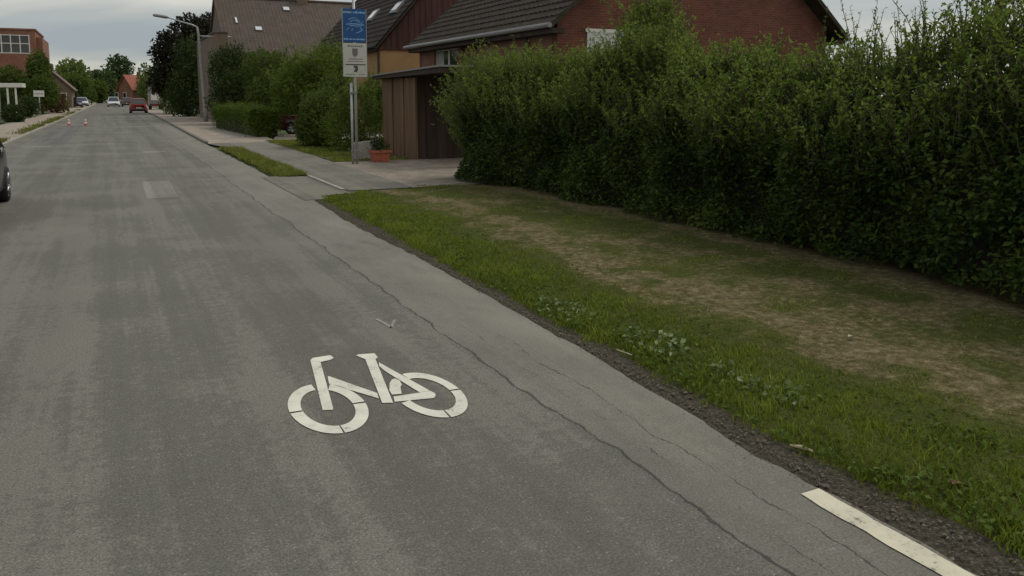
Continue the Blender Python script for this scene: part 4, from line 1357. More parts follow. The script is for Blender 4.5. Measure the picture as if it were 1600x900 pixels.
# --- posts, pergola and small sign on the left
pst = thing('metal_post', 'thin grey metal post at the left edge of the picture', 'post', (float(G(2, 192)[0]), float(G(2, 192)[1]), 0))
b_ = G(2, 192)
MB().tube([(b_[0], b_[1], -0.1), (b_[0], b_[1], 4.2)], .05, 8).lathe([(.11, -.02), (.11, .05), (.05, .07)], (b_[0], b_[1], 0)).build('pole', M['steel'], pst)
pgx, pgy = float(AY(36, 150, 68)[0]), 68.0
pg = thing('white_porch', 'white flat roofed porch on slim posts before the left trees', 'porch', (pgx - 1.6, pgy, 0))
MB().box(pgx - 4, pgx, pgy, pgy + 2.6, 2.42, 2.72).build('roof', M['white'], pg, bevel=.02)
for xx in (pgx - .45, pgx - .95, pgx - 3.4):
    MB().box(xx - .06, xx + .06, pgy + .1, pgy + .22, 0, 2.42).build('post', M['white'], pg)
MB().hexa([(pgx - .5, pgy + .1, .1), (pgx - .38, pgy + .1, .1), (pgx - .38, pgy + .2, .1), (pgx - .5, pgy + .2, .1)], [(pgx - 1.0, pgy + .1, 2.3), (pgx - .88, pgy + .1, 2.3), (pgx - .88, pgy + .2, 2.3), (pgx - 1.0, pgy + .2, 2.3)])
MB().hexa([(pgx - .4, pgy - .02, .75), (pgx - .3, pgy - .02, .75), (pgx - .3, pgy + .08, .75), (pgx - .4, pgy + .08, .75)], [(pgx + .1, pgy - .02, .05), (pgx + .2, pgy - .02, .05), (pgx + .2, pgy + .08, .05), (pgx + .1, pgy + .08, .05)]).build('rail', M['white'], pg)
bx_ = float(AY(61, 150, 84)[0])
bd = thing('notice_board', 'small white notice board on a post among the left shrubs', 'sign', (bx_, 84, 0))
MB().box(bx_ - .42, bx_ + .42, 83.96, 84, 1.72, 2.28).build('board', M['white'], bd, bevel=.01)
MB().tube([(bx_, 84.05, -0.1), (bx_, 84.05, 2.2)], .04, 8).build('post', M['steel'], bd)
mb = MB()
for k in range(6):
    mb.box(bx_ - .34 + k * .12, bx_ - .26 + k * .12, 83.955, 83.959, 1.95, 2.03)
mb.build('lettering', M['print_grey'], bd)
gl = G(60, 180)
gb = thing('globe_lamp', 'small white globe lamp on a short post by the left pavement', 'lamp', (gl[0], gl[1], 0))
MB().lathe([(.0, -.15), (.08, -.13), (.14, -.05), (.15, 0), (.13, .08), (.08, .13), (.0, .15)], (gl[0], gl[1], .5), n=16).build('globe', M['white'], gb)
MB().tube([(gl[0], gl[1], -0.05), (gl[0], gl[1], .36)], .03, 8).build('post', M['black'], gb)
for k, (px, py, hgt, lab) in enumerate(((288, 171, .75, 'taller white marker post below the copper tree'), (295, 173, .5, 'shorter white marker post below the copper tree'))):
    b_ = G(px, py)
    bo = thing('marker_post', lab, 'post', (b_[0], b_[1], 0), 0, 'white marker posts')
    MB().box(b_[0] - .1, b_[0] + .1, b_[1] - .05, b_[1] + .05, -.05, hgt).build('body', M['white'], bo, bevel=.03)
    MB().box(b_[0] - .105, b_[0] + .105, b_[1] - .055, b_[1] + .055, hgt - .22, hgt - .12).build('reflector', M['print_grey'], bo)

# ================================================================== VEHICLES
def car(name, label, paint, L=4.1, W=1.74, H=1.48, loc=(0, 0, 0), rz=0, hatch=True, group=None):
    """front towards -Y in local space"""
    t = thing(name, label, 'car', loc, rz, group)
    hl, hw = L / 2, W / 2
    st = [(-hl, .78, .30, .62), (-hl + .12, .90, .22, .72), (-hl + .5, .98, .19, .80), (-hl + 1.05, 1.0, .18, .90), (-.3, 1.0, .18, .93), (hl - .9, 1.0, .18, .95), (hl - .35, .98, .2, .96), (hl - .1, .93, .24, .93), (hl, .84, .32, .84)]
    mb = MB()
    nsec = 12
    vs = []
    for y_, kw, zb, zt in st:
        w_ = hw * kw
        sec = [(-w_ * .9, zb), (-w_ * .99, zb + .1), (-w_, zb + (zt - zb) * .45), (-w_ * .985, zt - .1), (-w_ * .93, zt - .02), (-w_ * .6, zt), (w_ * .6, zt), (w_ * .93, zt - .02), (w_ * .985, zt - .1), (w_, zb + (zt - zb) * .45), (w_ * .99, zb + .1), (w_ * .9, zb)]
        vs += [(a_, y_, b_) for a_, b_ in sec]
    fs = [(i * nsec + k, i * nsec + (k + 1) % nsec, (i + 1) * nsec + (k + 1) % nsec, (i + 1) * nsec + k) for i in range(len(st) - 1) for k in range(nsec)]
    fs += [tuple(range(nsec)), tuple((len(st) - 1) * nsec + k for k in range(nsec))[::-1]]
    mb.add(vs, fs, True)
    body = mb.build('body', paint, t, world=False)
    # cabin: pillars and roof in paint, glass between
    yb0, yb1, yt0, yt1 = -hl + 1.0, hl - (.12 if hatch else .55), -hl + 1.75, hl - (.45 if hatch else 1.0)
    wb, wt, zb_ = hw * .93, hw * .74, .9
    rq = [(-wt, yt0, H - .06), (wt, yt0, H - .06), (wt, yt1, H - .05), (-wt, yt1, H - .05)]
    cbm = MB()
    cbm.hexa(rq, [(-wt * .86, yt0 + .2, H), (wt * .86, yt0 + .2, H), (wt * .86, yt1 - .15, H), (-wt * .86, yt1 - .15, H)])
    for s_ in (-1, 1):
        for (ya, yb, yc, yd) in ((yb0, yb0 + .1, yt0, yt0 + .09), (yb1 - .2, yb1, yt1 - .14, yt1), ((yb0 + yb1) / 2 + .05, (yb0 + yb1) / 2 + .17, (yt0 + yt1) / 2, (yt0 + yt1) / 2 + .1)):
            q0 = [(s_ * wb, ya, zb_), (s_ * wb, yb, zb_), (s_ * (wb - .07), yb, zb_), (s_ * (wb - .07), ya, zb_)]
            q1 = [(s_ * wt, yc, H - .055), (s_ * wt, yd, H - .055), (s_ * (wt - .07), yd, H - .055), (s_ * (wt - .07), yc, H - .055)]
            cbm.hexa(q0, q1)
    cbm.build('roof', paint, t, world=False)
    i_ = .015
    for nm, q in (('windscreen', [(-wb + i_, yb0 + .03, zb_), (wb - i_, yb0 + .03, zb_), (wt - i_, yt0 + .02, H - .06), (-wt + i_, yt0 + .02, H - .06)]),
                  ('rear_window', [(wb - .12, yb1 - .01, zb_ + .05), (-wb + .12, yb1 - .01, zb_ + .05), (-wt + .1, yt1 - .0, H - .09), (wt - .1, yt1 - .0, H - .09)]),
                  ('side_window', [(wb - i_, yb0 + .1, zb_), (wb - i_, yb1 - .05, zb_), (wt - i_, yt1 - .02, H - .06), (wt - i_, yt0 + .1, H - .06)]),
                  ('side_window', [(-wb + i_, yb1 - .05, zb_), (-wb + i_, yb0 + .1, zb_), (-wt + i_, yt0 + .1, H - .06), (-wt + i_, yt1 - .02, H - .06)])):
        MB().slab(q, .012).build(nm, M['glass'], t, world=False)
    for s_ in (-1, 1):
        MB().box(s_ * hw * .55 - .17, s_ * hw * .55 + .17, -hl - .012, -hl + .06, .50, .66).build('headlight', M['clear_light'], t, world=False, bevel=.03)
        MB().box(s_ * hw * .70 - .09, s_ * hw * .70 + .09, hl - .10, hl + .015, .58, .86).build('tail_light', M['red_light'], t, world=False, bevel=.02)
        mm = MB().box(s_ * (hw + .09) - .09, s_ * (hw + .09) + .09, yb0 + .25, yb0 + .36, .93, 1.06).build('mirror', paint, t, world=False, bevel=.03)
    MB().box(-.26, .26, hl - .0, hl + .012, .50, .61).build('number_plate', M['white'], t, world=False)
    MB().box(-hw * .8, hw * .8, hl - .06, hl + .03, .24, .44).build('rear_bumper', M['black'], t, world=False, bevel=.03)
    MB().box(-hw * .75, hw * .75, -hl - .03, -hl + .05, .24, .42).build('grille', M['black'], t, world=False, bevel=.03)
    r_ = .31
    for yw in (-hl + .78, hl - .72):
        for s_ in (-1, 1):
            xo = s_ * (hw - .09)
            wl = MB().lathe([(r_ - .09, -.10), (r_ - .03, -.11), (r_, -.08), (r_, .08), (r_ - .03, .11), (r_ - .09, .10)], (xo, yw, r_), 'x', 24).build('wheel', M['tyre'], t, world=False)
            rm = MB()
            rm.lathe([(r_ - .085, .095 * s_), (r_ - .10, .06 * s_), (r_ - .24, .085 * s_), (.001, .09 * s_)], (xo, yw, r_), 'x', 20)
            for q in range(5):
                tq = 2 * math.pi * q / 5
                c0 = (xo + .1 * s_, yw + .05 * math.cos(tq), r_ + .05 * math.sin(tq))
                c1_ = (xo + .098 * s_, yw + .205 * math.cos(tq), r_ + .205 * math.sin(tq))
                rm.tube([c0, c1_], [.035, .025], 5)
            rm.build('rim', M['rim'], wl, world=False)
    return t


# black car leaving the left edge of the picture (front towards the camera)
car('parked_car', 'black car cut off by the left edge, only its rear wheel showing', M['car_dark'], 4.3, 1.8, 1.5, (-2.575, 15.05, 0), 0)
# the others down the road
car('hatchback', 'red hatchback seen from behind on the right lane', M['car_red'], 3.9, 1.66, 1.55, (2.72, 94, 0), math.pi)
bw_ = G(178, 167)
car('oncoming_car', 'white car coming towards the camera in the middle of the road', M['car_white'], 4.4, 1.85, 1.6, (bw_[0], bw_[1] + 2, 0), 0, True)
car('distant_car', 'dark grey car just ahead of the red hatchback', M['car_grey'], 4.2, 1.75, 1.5, (float(AY(199, 160, 150)[0]), 150, 0), math.pi)
b_ = G(128, 163)
car('parked_car', 'white car parked beyond the low house on the left', M['car_white'], 4.2, 1.75, 1.5, (float(AY(128, 160, 150)[0]), 150, 0.05), R(6))
car('parked_car', 'black car parked on the left pavement before the low house', M['car_dark'], 4.2, 1.75, 1.5, (float(AY(118, 160, 134)[0]), 134, 0.05), R(4))
car('parked_car', 'maroon car parked behind the clipped hedge in the side drive', M['car_maroon'], 4.0, 1.7, 1.45, (9.1, 39.4, 0), R(80))

# light box lorry parked on the right, far
tx0, tx1 = float(AY(237, 150, 112)[0]), float(AY(250, 150, 112)[0])
ty = 112.0
lo_ = thing('box_lorry', 'pale grey box lorry parked at the right kerb beyond the red hatchback', 'lorry', ((tx0 + tx1) / 2, ty, 0))
xm = (tx0 + tx1) / 2
MB().box(xm - .75, xm + .75, ty, ty + 3.6, .75, 2.9).build('box_body', M['zinc'], lo_, bevel=.04)
MB().box(xm - .6, xm + .6, ty - .03, ty - .004, 1.25, 2.0).build('rear_door', M['white'], lo_, bevel=.01)
MB().box(xm - .72, xm + .72, ty - .05, ty + .1, .5, .746).build('rear_bumper', M['car_maroon'], lo_, bevel=.02)
MB().box(xm - .75, xm + .75, ty + 3.65, ty + 5.2, .5, 2.2).build('cab', M['car_white'], lo_, bevel=.12)
for yw in (ty + .8, ty + 4.4):
    for s_ in (-1, 1):
        wl = MB().lathe([(.2, -.12), (.38, -.1), (.38, .1), (.2, .12)], (xm + s_ * .62, yw, .38), 'x', 18).build('wheel', M['tyre'], lo_)
        MB().lathe([(.2, .1 * s_), (.001, .1 * s_)], (xm + s_ * .62, yw, .38), 'x', 14).build('rim', M['rim'], wl)

# ================================================================== VEGETATION
# --- the tall hedge along the verge
HED_Y0, HED_Y1 = 2.6, 16.9


def hedge_front(y):
    return 6.95 + 0.45 * (fnoise(y * 0.55, y * 0, 81, 3) - 0.5) - 0.30 * np.clip((np.asarray(y) - 13.2) / 1.8, 0, 1)


def hedge_top(y):
    return np.interp(y, [2.6, 4.3, 5.2, 6.4, 7.7, 9.5, 11, 13, 15, 16.2], [2.85, 2.62, 2.28, 2.03, 2.10, 2.32, 2.5, 2.3, 2.4, 2.25])


def hedge_surface(n, y0=HED_Y0, y1=HED_Y1, umin=0.0, umax=1.0):
    """u 0..1 runs from the foot of the front up over the shoulder to the top"""
    y = rng.uniform(y0, y1, n)
    u = rng.uniform(umin, umax, n)
    H_, X0 = hedge_top(y), hedge_front(y)
    zf = H_ * 0.64
    # front to u=.55, shoulder leaning back to u=.85, then the top
    z = np.where(u < .55, u / .55 * zf, np.where(u < .85, zf + (u - .55) / .3 * (H_ - zf), H_))
    x = np.where(u < .55, X0 + 0.10 * (u / .55 - 0.5) ** 2, np.where(u < .85, X0 + (u - .55) / .3 * 0.75, X0 + 0.75 + (u - .85) / .15 * 0.9))
    nx = np.where(u < .55, -1.0, np.where(u < .85, -0.75, -0.1))
    nz_ = np.where(u < .55, 0.12, np.where(u < .85, 0.66, 1.0))
    bul = 0.6 * (fnoise(y * 1.5, z * 1.6, 91, 4) - 0.5) + 0.4 * (fnoise(y * 0.6, z * 0.8, 92, 2) - 0.5)
    # rounded far end
    e = np.clip((y - 15.4) / 1.5, 0, 1)
    ny = e * 1.0
    x = x + e ** 2.4 * 0.8
    P = np.stack([x + nx * bul, y, z + nz_ * bul * 0.7], 1)
    N = np.stack([nx * (1 - 0.5 * e), ny, nz_], 1)
    return P, N, u


hedge = thing('hedge', 'tall dark green hedge running along the grass verge', 'hedge', (8.0, 9.5, 0))
P, N, u = hedge_surface(150000)
depth = rng.exponential(0.16, len(P))
dn = N / np.linalg.norm(N, axis=1, keepdims=True)
P = P - dn * depth[:, None]
clump = fnoise(P[:, 1] * 3.1, P[:, 2] * 3.1, 95, 3)
keep = (rng.random(len(P)) < 0.14 + 1.8 * clump ** 2 + .5 * np.clip((N[:, 2] - .3), 0, 1)) & (P[:, 2] > 0.02 + 0.14 * fnoise(P[:, 1] * 1.8, P[:, 1] * 0, 96))
P, N = P[keep], N[keep]
v, f, tn = leaves(P, N, 0.07, crown_tone(P, 97, 0.8, 2.6), 0.56)
raw_mesh('foliage', v, f, M['lf_hedge'], hedge, {'tone': tn})
# added solid dark core that blocks light inside the hedge, plus thin stems
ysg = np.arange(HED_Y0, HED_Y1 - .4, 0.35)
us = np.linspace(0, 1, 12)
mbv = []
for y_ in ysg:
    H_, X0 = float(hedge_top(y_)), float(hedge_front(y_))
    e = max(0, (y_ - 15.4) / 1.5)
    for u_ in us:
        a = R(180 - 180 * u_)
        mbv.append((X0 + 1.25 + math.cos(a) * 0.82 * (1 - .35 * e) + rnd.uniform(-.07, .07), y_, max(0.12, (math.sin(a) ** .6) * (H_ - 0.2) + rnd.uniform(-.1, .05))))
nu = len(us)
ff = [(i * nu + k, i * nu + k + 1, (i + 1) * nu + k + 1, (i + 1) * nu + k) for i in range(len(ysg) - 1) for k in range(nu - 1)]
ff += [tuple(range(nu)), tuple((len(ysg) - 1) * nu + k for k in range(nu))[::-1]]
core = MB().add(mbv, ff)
for y_ in np.arange(HED_Y0, HED_Y1 - .3, 0.5):
    for q in range(2):
        xs_ = float(hedge_front(y_)) + rnd.uniform(.4, .75)
        z_ = rnd.uniform(.5, 1.4)
        core.tube([(xs_, y_ + q * .1, -0.05), (xs_ + rnd.uniform(-.15, .1), y_ + rnd.uniform(-.2, .2), z_ * .5), (xs_ + rnd.uniform(-.25, .1), y_ + rnd.uniform(-.3, .3), z_)], [.018, .012, .005], 5)
core.build('stems', M['core_twig'], hedge)  # one mesh: the light-blocking core and the stem tubes


def shoots(bases, lens, lean, leaf, mat, parent, name, seed, per=26, lean_dir=None, tone0=.5, ast=.45):
    """long young shoots with small leaves along them"""
    r_ = np.random.default_rng(seed)
    PP, NN, TT = [], [], []
    st = MB()
    for b, L_ in zip(bases, lens):
        d = np.array([r_.normal(0, lean), r_.normal(0, lean), 1.0])
        if lean_dir is not None: d = d + np.array(lean_dir) * r_.uniform(.5, 1.2)
        d /= np.linalg.norm(d)
        bend = np.array([r_.normal(0, .12), r_.normal(0, .12), -.06]) * L_
        k = max(4, int(per * L_))
        tt = r_.uniform(0.05, 1, k)
        p = b + d * (L_ * tt)[:, None] + bend * (tt ** 2)[:, None]
        out = r_.normal(0, 1, (k, 3))
        out[:, 2] = np.abs(out[:, 2]) * .5 + .4
        PP.append(p); NN.append(out)
        TT.append(np.clip(tone0 + .25 * (tt - .4) + r_.normal(0, .2) * .8 + r_.normal(0, .15, k), 0, 1))
        st.tube([b, b + d * L_ * .5 + bend * .25, b + d * L_ + bend], [.006, .005, .002], 3, True, False)
    PP, NN, TT = map(np.concatenate, (PP, NN, TT))
    v, f, tn = leaves(PP, NN, leaf, TT, ast, .1)
    o = raw_mesh(name, v, f, M[mat], parent, {'tone': tn})
    so = st.build('shoot_stems', M['bark'], o)
    return o


P, N, u = hedge_surface(4600, umin=.40, umax=1.0)
kk = rng.random(len(P)) < .3 + 1.3 * fnoise(P[:, 1] * 1.6, P[:, 2] * 1.6, 46, 2) * np.clip((u - .3) * 3, 0, 1)
P, N = P[kk], N[kk]
L_ = rng.uniform(.18, .62, len(P)) * (0.5 + fnoise(P[:, 1] * 1.1, P[:, 1] * 0 + P[:, 0], 44))
shoots(P - N * .06, L_, .30, .058, 'lf_young', hedge, 'young_shoots', 5, 44, (-.12, 0, 0))
# taller whips against the sky and at the far end
P, N, u = hedge_surface(60, 4.9, 7.2, .8, 1.0)
shoots(P, rng.uniform(.35, .95, len(P)), .16, .04, 'lf_young', hedge, 'young_shoots', 6, 40, None, .3)
P, N, u = hedge_surface(330, 15.5, 17.0, .2, .95)
shoots(P, rng.uniform(.4, .95, len(P)), .3, .07, 'lf_young', hedge, 'young_shoots', 8, 34, (-.45, .5, 0), .5, .3)

# --- taller loose shrub behind the hedge, and shrub at its near end
def lush(name, label, c, rx, ry, z0, z1, n, nsh, leaf, mat, seed, lens=(.4, .9)):
    bl = [(c[0], c[1], z0 + (z1 - z0) * .42, rx, ry, (z1 - z0) * .5), (c[0] + rx * .4, c[1] - ry * .3, z0 + (z1 - z0) * .3, rx * .7, ry * .7, (z1 - z0) * .35), (c[0] - rx * .4, c[1] + ry * .3, z0 + (z1 - z0) * .35, rx * .7, ry * .7, (z1 - z0) * .4)]
    t = plant(name, label, 'shrub', bl, n, leaf, mat, .05, None, .6, .3, seed, .5, 1.8, 'foliage', 'stems')
    r_ = np.random.default_rng(seed)
    a = r_.uniform(0, 2 * np.pi, nsh); e = r_.uniform(.1, 1.4, nsh)
    base = np.stack([c[0] + rx * .85 * np.cos(a) * np.cos(e), c[1] + ry * .85 * np.sin(a) * np.cos(e), z0 + (z1 - z0) * (.42 + .45 * np.sin(e))], 1)
    shoots(base, r_.uniform(*lens, nsh), .28, leaf, mat, t, 'young_shoots', seed + 1, 34)
    return t


lush('tall_shrub', 'tall loose bright green shrub rising above the hedge before the brick gable', (8.75, 11.9), .85, .9, .2, 3.6, 11000, 280, .065, 'lf_young', 61)
lush('leafy_shrub', 'leafy green shrub rising above the hedge at the right edge', (8.9, 4.6), .7, .55, .2, 2.85, 14000, 260, .062, 'lf_young', 67)
tr = AY(1530, -58, 13.5)
plant('dark_tree', 'dark leaved tree peeping over the hedge at the top right corner', 'tree', [(float(tr[0]), 13.5, float(tr[2]) + .5, 1.35, 1.5, 1.5), (float(tr[0]) + 1.6, 13.2, float(tr[2]) + .1, 1.6, 1.5, 1.3)], 6000, .13, 'lf_copper', .14, None, .6, .35, 71)

# --- trees and shrubs on the right of the road
def bl_px(px0, px1, py0, py1, Y, dy=None):
    """ellipsoid covering a box of the photo at distance Y"""
    a, b = AY(px0, (py0 + py1) / 2, Y), AY(px1, (py0 + py1) / 2, Y)
    t_, u_ = AY((px0 + px1) / 2, py0, Y), AY((px0 + px1) / 2, py1, Y)
    rx = abs(b[0] - a[0]) / 2
    return (float((a[0] + b[0]) / 2), Y, float((t_[2] + u_[2]) / 2), float(rx), float(dy or rx), float((t_[2] - u_[2]) / 2))


plant('copper_beech', 'dark copper leaved tree beside the street lamp', 'tree',
      [bl_px(262, 350, 28, 110, 88, 3), bl_px(238, 300, 50, 130, 86, 2.5), bl_px(232, 285, 100, 150, 85, 2), bl_px(262, 330, 80, 175, 87, 3), bl_px(300, 350, 26, 90, 90, 3)], 26000, .40, 'lf_copper', .3, None, .75, .30, 101, .6, .6)
plant('dense_shrub', 'dark green ivy covered tree left of the street lamp pole', 'tree', [bl_px(272, 318, 62, 150, 76, 1.6), bl_px(262, 318, 110, 186, 75, 1.6)], 7000, .24, 'lf_dark', .14, None, .6, .25, 103, .6, .8, nsh=60, sh=(.4, 1.2))
plant('round_bush', 'low dark bush below the copper tree by the far right pavement', 'bush', [bl_px(248, 285, 135, 180, 84, 1.2)], 1500, .22, 'lf_mid', .06, None, .6, .25, 104, .6, 1, 'foliage', 'stems')
plant('broad_shrub', 'broad dark green shrub right of the tan annexe behind the clipped hedge', 'shrub', [bl_px(326, 400, 74, 150, 55, 2), bl_px(326, 410, 115, 195, 53, 2)], 17000, .17, 'lf_dark', .09, None, .6, .25, 105, .55, 1, 'foliage', 'stems', True, nsh=110, sh=(.4, 1.1))
plant('broad_shrub', 'wide green shrub with lighter top behind the clipped hedge', 'shrub', [bl_px(375, 460, 80, 150, 50, 2), bl_px(385, 480, 115, 192, 48, 2)], 17000, .16, 'lf_mid', .09, None, .6, .25, 107, .55, 1, 'foliage', 'stems', True, nsh=110, sh=(.4, 1.1))
plant('bright_shrub', 'light green feathery shrub left of the blue sign', 'shrub', [bl_px(440, 500, 88, 165, 37, 1.4), bl_px(480, 552, 72, 170, 36, 1.5), bl_px(424, 470, 115, 180, 38, 1)], 17000, .15, 'lf_bright', .07, None, .7, .35, 109, .4, 1.4, 'foliage', 'stems', True, nsh=150, sh=(.4, 1.1))
plant('round_bush', 'dark rounded bush in front of the bright shrub, left of the sign', 'bush', [bl_px(468, 540, 138, 228, 28.5, 1.1), bl_px(505, 550, 120, 190, 29.5, .8), bl_px(462, 510, 165, 232, 29, .8)], 15000, .11, 'lf_mid', .05, None, .6, .28, 111, .5, 1.6, 'foliage', 'stems', True, nsh=110, sh=(.25, .7))
lush('bright_shrub', 'young yellow green shrub between the sign pole and the shed', (float(AY(557, 190, 26)[0]), 26.0), 1.0, .7, .0, 2.0, 8500, 160, .085, 'lf_bright', 113, (.3, .7))
plant('climbing_shrub', 'yellow green shrub hanging beside the shed roof', 'shrub', [bl_px(566, 606, 118, 200, 28.5, .7)], 5000, .10, 'lf_bright', .04, None, .7, .3, 115, .45, 1.5, 'foliage', 'stems', True, nsh=40, sh=(.2, .6))

# clipped hedge by the side drive
ch = thing('clipped_hedge', 'low clipped green hedge in front of the maroon car', 'hedge', (6.3, 43, 0))
n = 20000
cy0, cy1, cw, chh = 36.6, 48.5, 1.0, 1.28
yv = rng.uniform(cy0, cy1, n)
ph = rng.uniform(0, np.pi, n)
se = lambda a_: np.sign(a_) * np.abs(a_) ** .4
xm_ = np.interp(yv, [36, 49], [6.25, 5.75])
endk = np.where(rng.random(n) < .18, 1, 0)
yv = np.where(endk == 1, cy0 + rng.uniform(-.1, .1, n), yv)
rad = np.where(endk == 1, np.sqrt(rng.random(n)), 1.0)
P = np.stack([xm_ + .62 * rad * se(np.cos(ph)), yv, chh * rad * se(np.sin(ph)) + .26 * (fnoise(yv * 1.4, ph * 2, 7) - .5)], 1)
N = np.stack([np.cos(ph), np.where(endk == 1, -1.5, 0), np.sin(ph)], 1)
P -= N / np.linalg.norm(N, axis=1, keepdims=True) * rng.exponential(.06, n)[:, None]
P = P[P[:, 2] > .02]; N = N[:len(P)]
v, f, tn = leaves(P, np.stack([P[:, 0] - 6, P[:, 1] * 0, P[:, 2] - .3], 1), .085, crown_tone(P, 131, .4, 2), .6)
raw_mesh('foliage', v, f, M['lf_clip'], ch, {'tone': tn})
y_ = rng.uniform(cy0 + .1, cy1, 170)
x_ = np.interp(y_, [36, 49], [6.25, 5.75]) + rng.uniform(-.6, .6, 170)
shoots(np.stack([x_, y_, np.full(170, chh - .1)], 1), rng.uniform(.15, .42, 170), .35, .08, 'lf_clip', ch, 'leaf_sprays', 133, 26, None, .5, .5)
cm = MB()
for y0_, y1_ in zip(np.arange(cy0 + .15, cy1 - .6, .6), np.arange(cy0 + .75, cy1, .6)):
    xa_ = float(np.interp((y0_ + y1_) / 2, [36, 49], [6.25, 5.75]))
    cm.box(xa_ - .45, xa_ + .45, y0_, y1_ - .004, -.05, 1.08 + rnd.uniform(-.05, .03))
cm.build('stems', M['core_twig'], ch)  # solid dark boxes filling the inside of the clipped hedge

# --- left side
plant('garden_tree', 'dark garden tree in front of the glazed brick building', 'tree', [bl_px(42, 78, 82, 135, 92, 2.0), bl_px(-15, 45, 106, 155, 90, 2.2), bl_px(45, 84, 105, 160, 91, 2)], 9000, .30, 'lf_mid', .16, None, .6, .35, 141, .6, .7)
plant('garden_shrub', 'green garden shrub behind the white notice board', 'shrub', [bl_px(36, 92, 118, 172, 88, 1.6)], 3500, .24, 'lf_mid', .08, None, .6, .28, 143, .6, .8, 'foliage', 'stems')
plant('rusty_shrub', 'rust brown shrub beside the notice board on the left', 'shrub', [bl_px(70, 108, 145, 178, 92, 1)], 1800, .2, 'lf_rust', .05, None, .6, .28, 145, .6, .8, 'foliage', 'stems')
plant('dark_shrub', 'dark shrub behind the white porch', 'shrub', [bl_px(-20, 30, 138, 182, 73, 1.3), bl_px(18, 62, 150, 182, 76, 1.2)], 4500, .2, 'lf_dark', .06, None, .6, .25, 147, .6, .9, 'foliage', 'stems')
plant('round_bush', 'rounded clipped dark bush beside the left metal post', 'bush', [bl_px(3, 40, 164, 194, 62, .9)], 4000, .12, 'lf_dark', .05, None, .5, .1, 149, .6, 1.2, 'foliage', 'stems')
gl_b = MB()
gl_b.add([(-9, 60, .105), (-5.75, 60, .105), (-5.35, 110, .105), (-9, 110, .105)], [(0, 1, 2, 3)])
struct(gl_b.build('lawn', M['ground']))
# --- far trees round the bend of the road
far = [('lime_tree', 'pale yellow green broad tree above the far left roofs', [bl_px(88, 142, 95, 150, 205, 6), bl_px(70, 110, 108, 155, 200, 5)], 5200, .75, 'lf_lime', 151),
       ('distant_tree', 'mid green tree left of the tall round tree at the road end', [bl_px(132, 182, 108, 158, 235, 6)], 3600, .75, 'lf_far', 153),
       ('round_tree', 'tall round crowned tree behind the red roofed house', [bl_px(166, 207, 87, 132, 265, 5), bl_px(172, 200, 110, 158, 265, 4)], 4200, .8, 'lf_far', 155),
       ('slender_tree', 'pale slender tree right of the red roofed house', [bl_px(214, 246, 102, 160, 170, 2.5)], 1500, .5, 'lf_lime', 157),
       ('distant_tree', 'dark tree behind the low house on the left', [bl_px(98, 140, 118, 160, 175, 4)], 3000, .6, 'lf_mid', 159),
       ('distant_tree', 'small dark tree at the road end beside the white oncoming car', [bl_px(140, 168, 126, 160, 215, 3)], 2000, .6, 'lf_mid', 161),
       ('distant_tree', 'wide dark tree far behind the brown barn and copper beech', [bl_px(222, 270, 110, 160, 200, 5)], 2600, .6, 'lf_mid', 163)]
for nm, lab, bl, n_, sz2, mt, sd_ in far:
    plant(nm, lab, 'tree', bl, n_, sz2, mt, .25, 'far trees at the road end', .6, .28, sd_, .7, .35)
plant('garden_shrub', 'green hedge like shrub by the white parked car on the left', 'shrub', [bl_px(132, 152, 138, 160, 165, 2)], 1200, .35, 'lf_mid', .06, None, .6, .25, 165, .6, .6, 'foliage', 'stems')

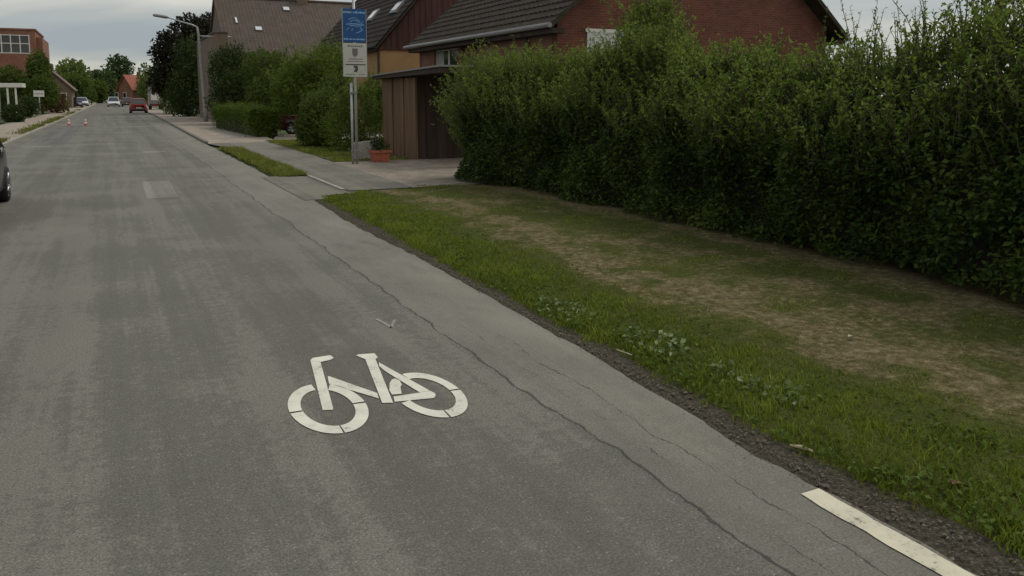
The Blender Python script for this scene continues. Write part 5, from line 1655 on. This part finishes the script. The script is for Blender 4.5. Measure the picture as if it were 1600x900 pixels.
# --- broad-leaved weeds and litter on the verge
def weed(px, py, r_, n_, label, seed, mat='lf_weed'):
    c = G(px, py)
    t = thing('weed', label, 'weed', (c[0], c[1], .02), 0, 'broad leaved weeds in the verge')
    q = np.random.default_rng(seed)
    a = q.uniform(0, 2 * np.pi, n_)
    rr2 = r_ * np.sqrt(q.random(n_))
    P = np.stack([c[0] + rr2 * np.cos(a) * .6, c[1] + rr2 * np.sin(a) * 1.3, .02 + .07 * q.random(n_)], 1)
    N = np.stack([np.cos(a), np.sin(a), np.full(n_, .05)], 1)
    v, f, tn = leaves(P, N, .048, q.random(n_), .66)
    raw_mesh('leaves', v, f, M[mat], t, {'tone': tn})
    st = MB()
    for k in range(0, n_, 4):
        st.tube([(c[0], c[1], 0), tuple(P[k])], [.004, .002], 4)
    st.build('stalks', M['lf_mid'], t)


weed(880, 490, .28, 110, 'pale broad leaved weed farthest up the green verge', 1)
weed(1020, 545, .26, 140, 'pale broad leaved weed in the verge right of the bicycle symbol', 2)
weed(1150, 598, .14, 40, 'small pale weed between the two larger weeds', 3)
weed(1215, 628, .17, 90, 'pale weed near the stick on the road edge', 4)
weed(1500, 690, .13, 40, 'green weed at the right edge of the verge', 5, 'lf_mid')
b_ = G(1252, 700, .01)
stk = MB().tube([(b_[0] - .03, b_[1] + .05, .012), (b_[0], b_[1], .016), (b_[0] + .02, b_[1] - .06, .012)], [.006, .011, .007], 6)
tag(stk.build('stick', plain('pale_wood', (0.42, 0.33, 0.22), .8)), 'short pale stick lying on the gravel strip', 'stick')
b_ = G(980, 553, .01)
stk = MB().tube([(b_[0] - .03, b_[1] + .09, .02), (b_[0] + .02, b_[1] - .09, .012)], [.005, .006], 6)
tag(stk.build('stick', plain('grey_wood', (0.38, 0.36, 0.25), .8)), 'thin grey green stalk lying by the weed at the grass edge', 'stick')
for k, (px, py, lab) in enumerate(((1495, 757, 'crumpled brown leaf in the grass near the right edge'), (1330, 527, 'crumpled pale leaf on the dry grass below the hedge'))):
    b_ = G(px, py, .04)
    lf = MB()
    lf.add([(b_[0] - .035, b_[1], b_[2] + .01), (b_[0], b_[1] - .03, b_[2] + .02), (b_[0] + .04, b_[1] + .005, b_[2]), (b_[0], b_[1] + .03, b_[2] + .015), (b_[0], b_[1], b_[2] - .005)], [(0, 1, 4), (1, 2, 4), (2, 3, 4), (3, 0, 4)])
    tag(lf.build('fallen_leaf', plain('fallen_leaf', ((0.14, 0.07, 0.04), (0.4, 0.36, 0.28))[k], .8)), lab, 'leaf', 'fallen leaves')
